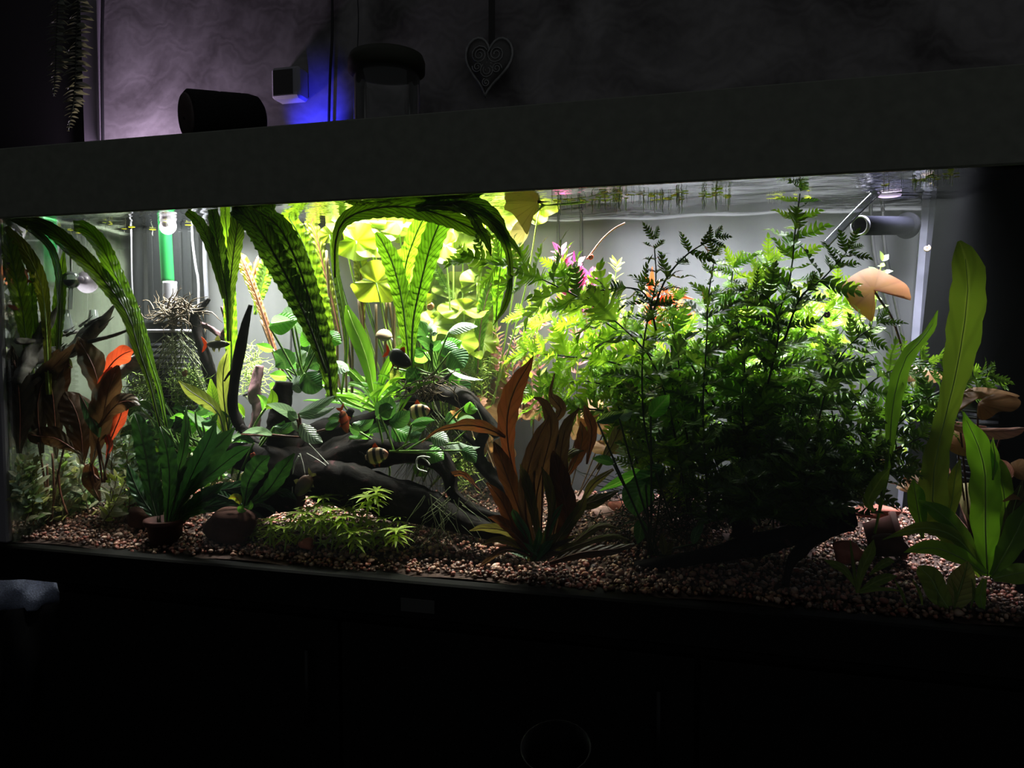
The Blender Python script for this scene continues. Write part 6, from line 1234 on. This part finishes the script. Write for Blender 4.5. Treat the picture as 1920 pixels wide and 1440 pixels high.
def fish(name, label, hx, hy, tx_, ty, Y, deep, skin, fin, fintail=None, Yt=None, dorsal=1.0, group=None):
    """body from snout (hx, hy) to tail root (tx, ty); deep = body depth over length"""
    H, Tt = W(hx, hy, Y), W(tx_, ty, Yt if Yt is not None else Y + .01); ax_ = H - Tt; ln = ax_.length; ax_.normalize()
    up = Vector((0, 0, 1)); up = (up - ax_ * up.dot(ax_))
    if up.length < .2: up = MR @ Vector((-1, 0, 0)); up = up - ax_ * up.dot(ax_)
    up.normalize(); lat = ax_.cross(up); t = thing(name, label, 'fish', (H + Tt) / 2, group); v = []; uv = []; n, m_ = 18, 14
    for i in range(n + 1):
        q = i / n; h = deep * .5 * (.22 + .78 * math.sin(math.pi * min(1, q ** .85 * .93 + .05)) ** .85) if q > .1 else deep * .5 * (.30 + q)
        if q > .92: h *= max(.12, (1 - q) / .08) ** .6
        wd = h * .42
        for k in range(m_): th = 6.283 * k / m_; v.append(Tt + ax_ * (q * ln) + up * (h * ln * math.cos(th)) + lat * (wd * ln * math.sin(th))); uv.append((k / m_, q))
    f = [(i * m_ + k, i * m_ + (k + 1) % m_, (i + 1) * m_ + (k + 1) % m_, (i + 1) * m_ + k) for i in range(n) for k in range(m_)] + [tuple(range(m_))[::-1], tuple(n * m_ + k for k in range(m_))]
    mk('body', v, f, M[skin], t, True, uv)
    def fin_(nm_, pts, mat):
        V = [Tt + ax_ * (a * ln) + up * (b * ln) for (a, b) in pts]; V2 = [p + lat * (.004 * ln + .0002) for p in V]; k = len(V)
        mk(nm_, V + V2, [tuple(range(k)), tuple(range(k, 2 * k))[::-1]] + [(i, (i + 1) % k, k + (i + 1) % k, k + i) for i in range(k)], M[mat], t, False, [(.5, i / k) for i in range(k)] * 2)
    d2_ = deep * .5
    fin_('tail_fin', [(.03, .05), (-.12, .20), (-.24, .26), (-.17, .08), (-.13, 0), (-.17, -.08), (-.24, -.26), (-.12, -.20), (.03, -.05)], fintail or fin)
    fin_('dorsal_fin', [(.62, d2_ * .92), (.52, d2_ * .95 + .17 * dorsal), (.42, d2_ * .9 + .12 * dorsal), (.32, d2_ * .75), (.45, d2_ * .8)], fin)
    fin_('anal_fin', [(.40, -d2_ * .85), (.32, -d2_ * .85 - .14), (.22, -d2_ * .6 - .08), (.2, -d2_ * .55)], fin)
    fin_('pelvic_fin', [(.60, -d2_ * .9), (.52, -d2_ * .9 - .14), (.48, -d2_ * .88)], fin)
    for sg in (-1, 1):
        c = Tt + ax_ * (.87 * ln) + up * (.06 * deep * ln) + lat * (sg * deep * .155 * ln); B().lathe([(.0001, 0), (.035 * ln, .002 * ln), (.028 * ln, .014 * ln), (.0001, .018 * ln)], c, lat * sg, 10).build('eye', M['eye'], t, True)
    return t
fish('barb', 'black velvety barb with orange fin tips before the anubias', 771, 684, 730, 662, .13, .62, 'darkfish', 'fin_or')
fish('tiger_barb', 'tiger barb with black bars swimming under the arched branch', 806, 768, 766, 776, .13, .62, 'tiger', 'fin_or', 'fin_clear')
fish('tiger_barb', 'tiger barb in front of the big driftwood facing right', 728, 850, 686, 858, .06, .6, 'tiger', 'fin_or', 'fin_dk')
fish('barb', 'red barred barb seen from the tail among silvery leaves', 652, 812, 640, 770, .075, .5, 'redfish', 'fin_or', Yt=.06)
fish('slim_fish', 'slim olive fish with a red tail beside the leaning branch', 431, 645, 388, 646, .12, .26, 'olivefish', 'fin_clear', 'fin_or')
fish('small_fish', 'small brown fish pointing up at the far left', 17, 488, 11, 520, .08, .45, 'brownfish', 'fin_dk')
fish('small_fish', 'small orange tailed fish at the far left edge', 40, 494, 52, 525, .2, .28, 'orangefish', 'fin_or', 'fin_or')
fish('small_fish', 'small tan fish at the left pane below the ruffled leaf', 14, 572, 34, 580, .19, .4, 'orangefish', 'fin_clear')
fish('small_fish', 'red orange fish head peeping between the crinkled leaves', 484, 480, 477, 515, .27, .4, 'orangefish', 'fin_or')
cf = fish('loach', 'spotted golden fish hiding head down at the driftwood foot', 556, 930, 582, 892, .055, .62, 'brownfish', 'fin_clear')
def shell(px, py, Y, r_px, mat, label, turns=2.2, axis=None):
    """coiled ramshorn shell with its foot"""
    c = W(px, py, Y); s1 = r_px * S(c); t = thing('ramshorn_snail', label, 'snail', c - Vector((0, 0, s1))); P = []; r = []
    for i in range(40):
        q = i / 39; th = turns * 6.283 * q; rr = s1 * (.08 + .62 * q); P.append(c + Vector((rr * math.cos(th), .15 * s1 * q, rr * math.sin(th)))); r.append(s1 * (.07 + .33 * q))
    B().tube(P, np.array(r), 10).build('shell', M[mat], t, True)
    e = P[-1]; B().tube(spline([e, e + Vector((s1 * .25, 0, -s1 * .4)), e + Vector((-s1 * .5, 0, -s1 * .62))], 6), np.array([.25, .3, .3, .25, .18, .08]) * s1, 8).build('foot', M['rootbrown'], t, True)
M['shellred'] = plain('red_shell', (.62, .09, .06), .25, .6, noise=.3, scale=200); M['shelltan'] = plain('tan_shell', (.45, .32, .24), .35, .5, noise=.2, scale=60); M['shellbrown'] = plain('brown_shell', (.30, .12, .06), .3, .5)
shell(473, 854, .075, 6.5, 'shellred', 'bright red ramshorn snail on the dark wood behind the java fern')
shell(1107, 482, .24, 6, 'shellred', 'red ramshorn snail on the bent pink stem')
shell(1725, 361, .3, 7, 'shellbrown', 'brown snail at the corner silicone near the surface')
shell(1738, 466, .36, 7, 'shelltan', 'small tan snail on the corner silicone')
shell(1686, 841, .12, 6, 'shellred', 'orange red snail among the dark leaves at the right')
shell(806, 575, .25, 8, 'shellbrown', 'brown snail on a yellow lotus leaf')
shell(345, 700, .15, 7, 'shellbrown', 'dark snail on the mossy clump')
shell(1550, 590, .11, 7, 'stonepink', 'pale pink snail at the tip of the lobed bush')
sn = thing('dome_snail', 'tan domed snail clinging to a brown stalk', 'snail', W(720, 634, .2)); c = W(720, 632, .2); s1 = S(c)
B().lathe([(16 * s1 * math.cos(.5 * math.pi * i / 8) + 1e-5, 15 * s1 * math.sin(.5 * math.pi * i / 8)) for i in range(9)], c, (.1, -.15, 1), 20).build('shell', M['shelltan'], sn, True)
B().tube(spline([c + Vector((-12 * s1, 0, 0)), c + Vector((0, 0, -3 * s1)), c + Vector((14 * s1, 0, -2 * s1)), c + Vector((17 * s1, 0, -9 * s1))], 8), np.array([2, 4, 5, 5, 4, 3, 2, 1]) * s1, 8).build('foot', M['pinkwhite'], sn, True)

# ------------------------------------------------------------------ haze of the water
hm, ht, hout = nm('cloudy_water'); vs = N(ht, 'ShaderNodeVolumeScatter'); vs.inputs['Density'].default_value = HAZE; vs.inputs['Anisotropy'].default_value = .35; vs.inputs['Color'].default_value = (.93, 1, .93, 1); L(ht, vs.outputs[0], hout.inputs['Volume'])
o = slab((.003, .002, -.005), (1.6, .002, -.005), (1.6, .002, WZ - .004), (.003, .002, WZ - .004), (0, 1, 0)).build('water_haze', hm, None, False, (.8, .15, 0))
for v_ in o.data.vertices:
    if v_.co.y + .15 > .5: v_.co.y = YB(v_.co.x + .8) - .006 - .15
tag(o, 'slightly cloudy water filling the aquarium', 'water', kind='stuff')
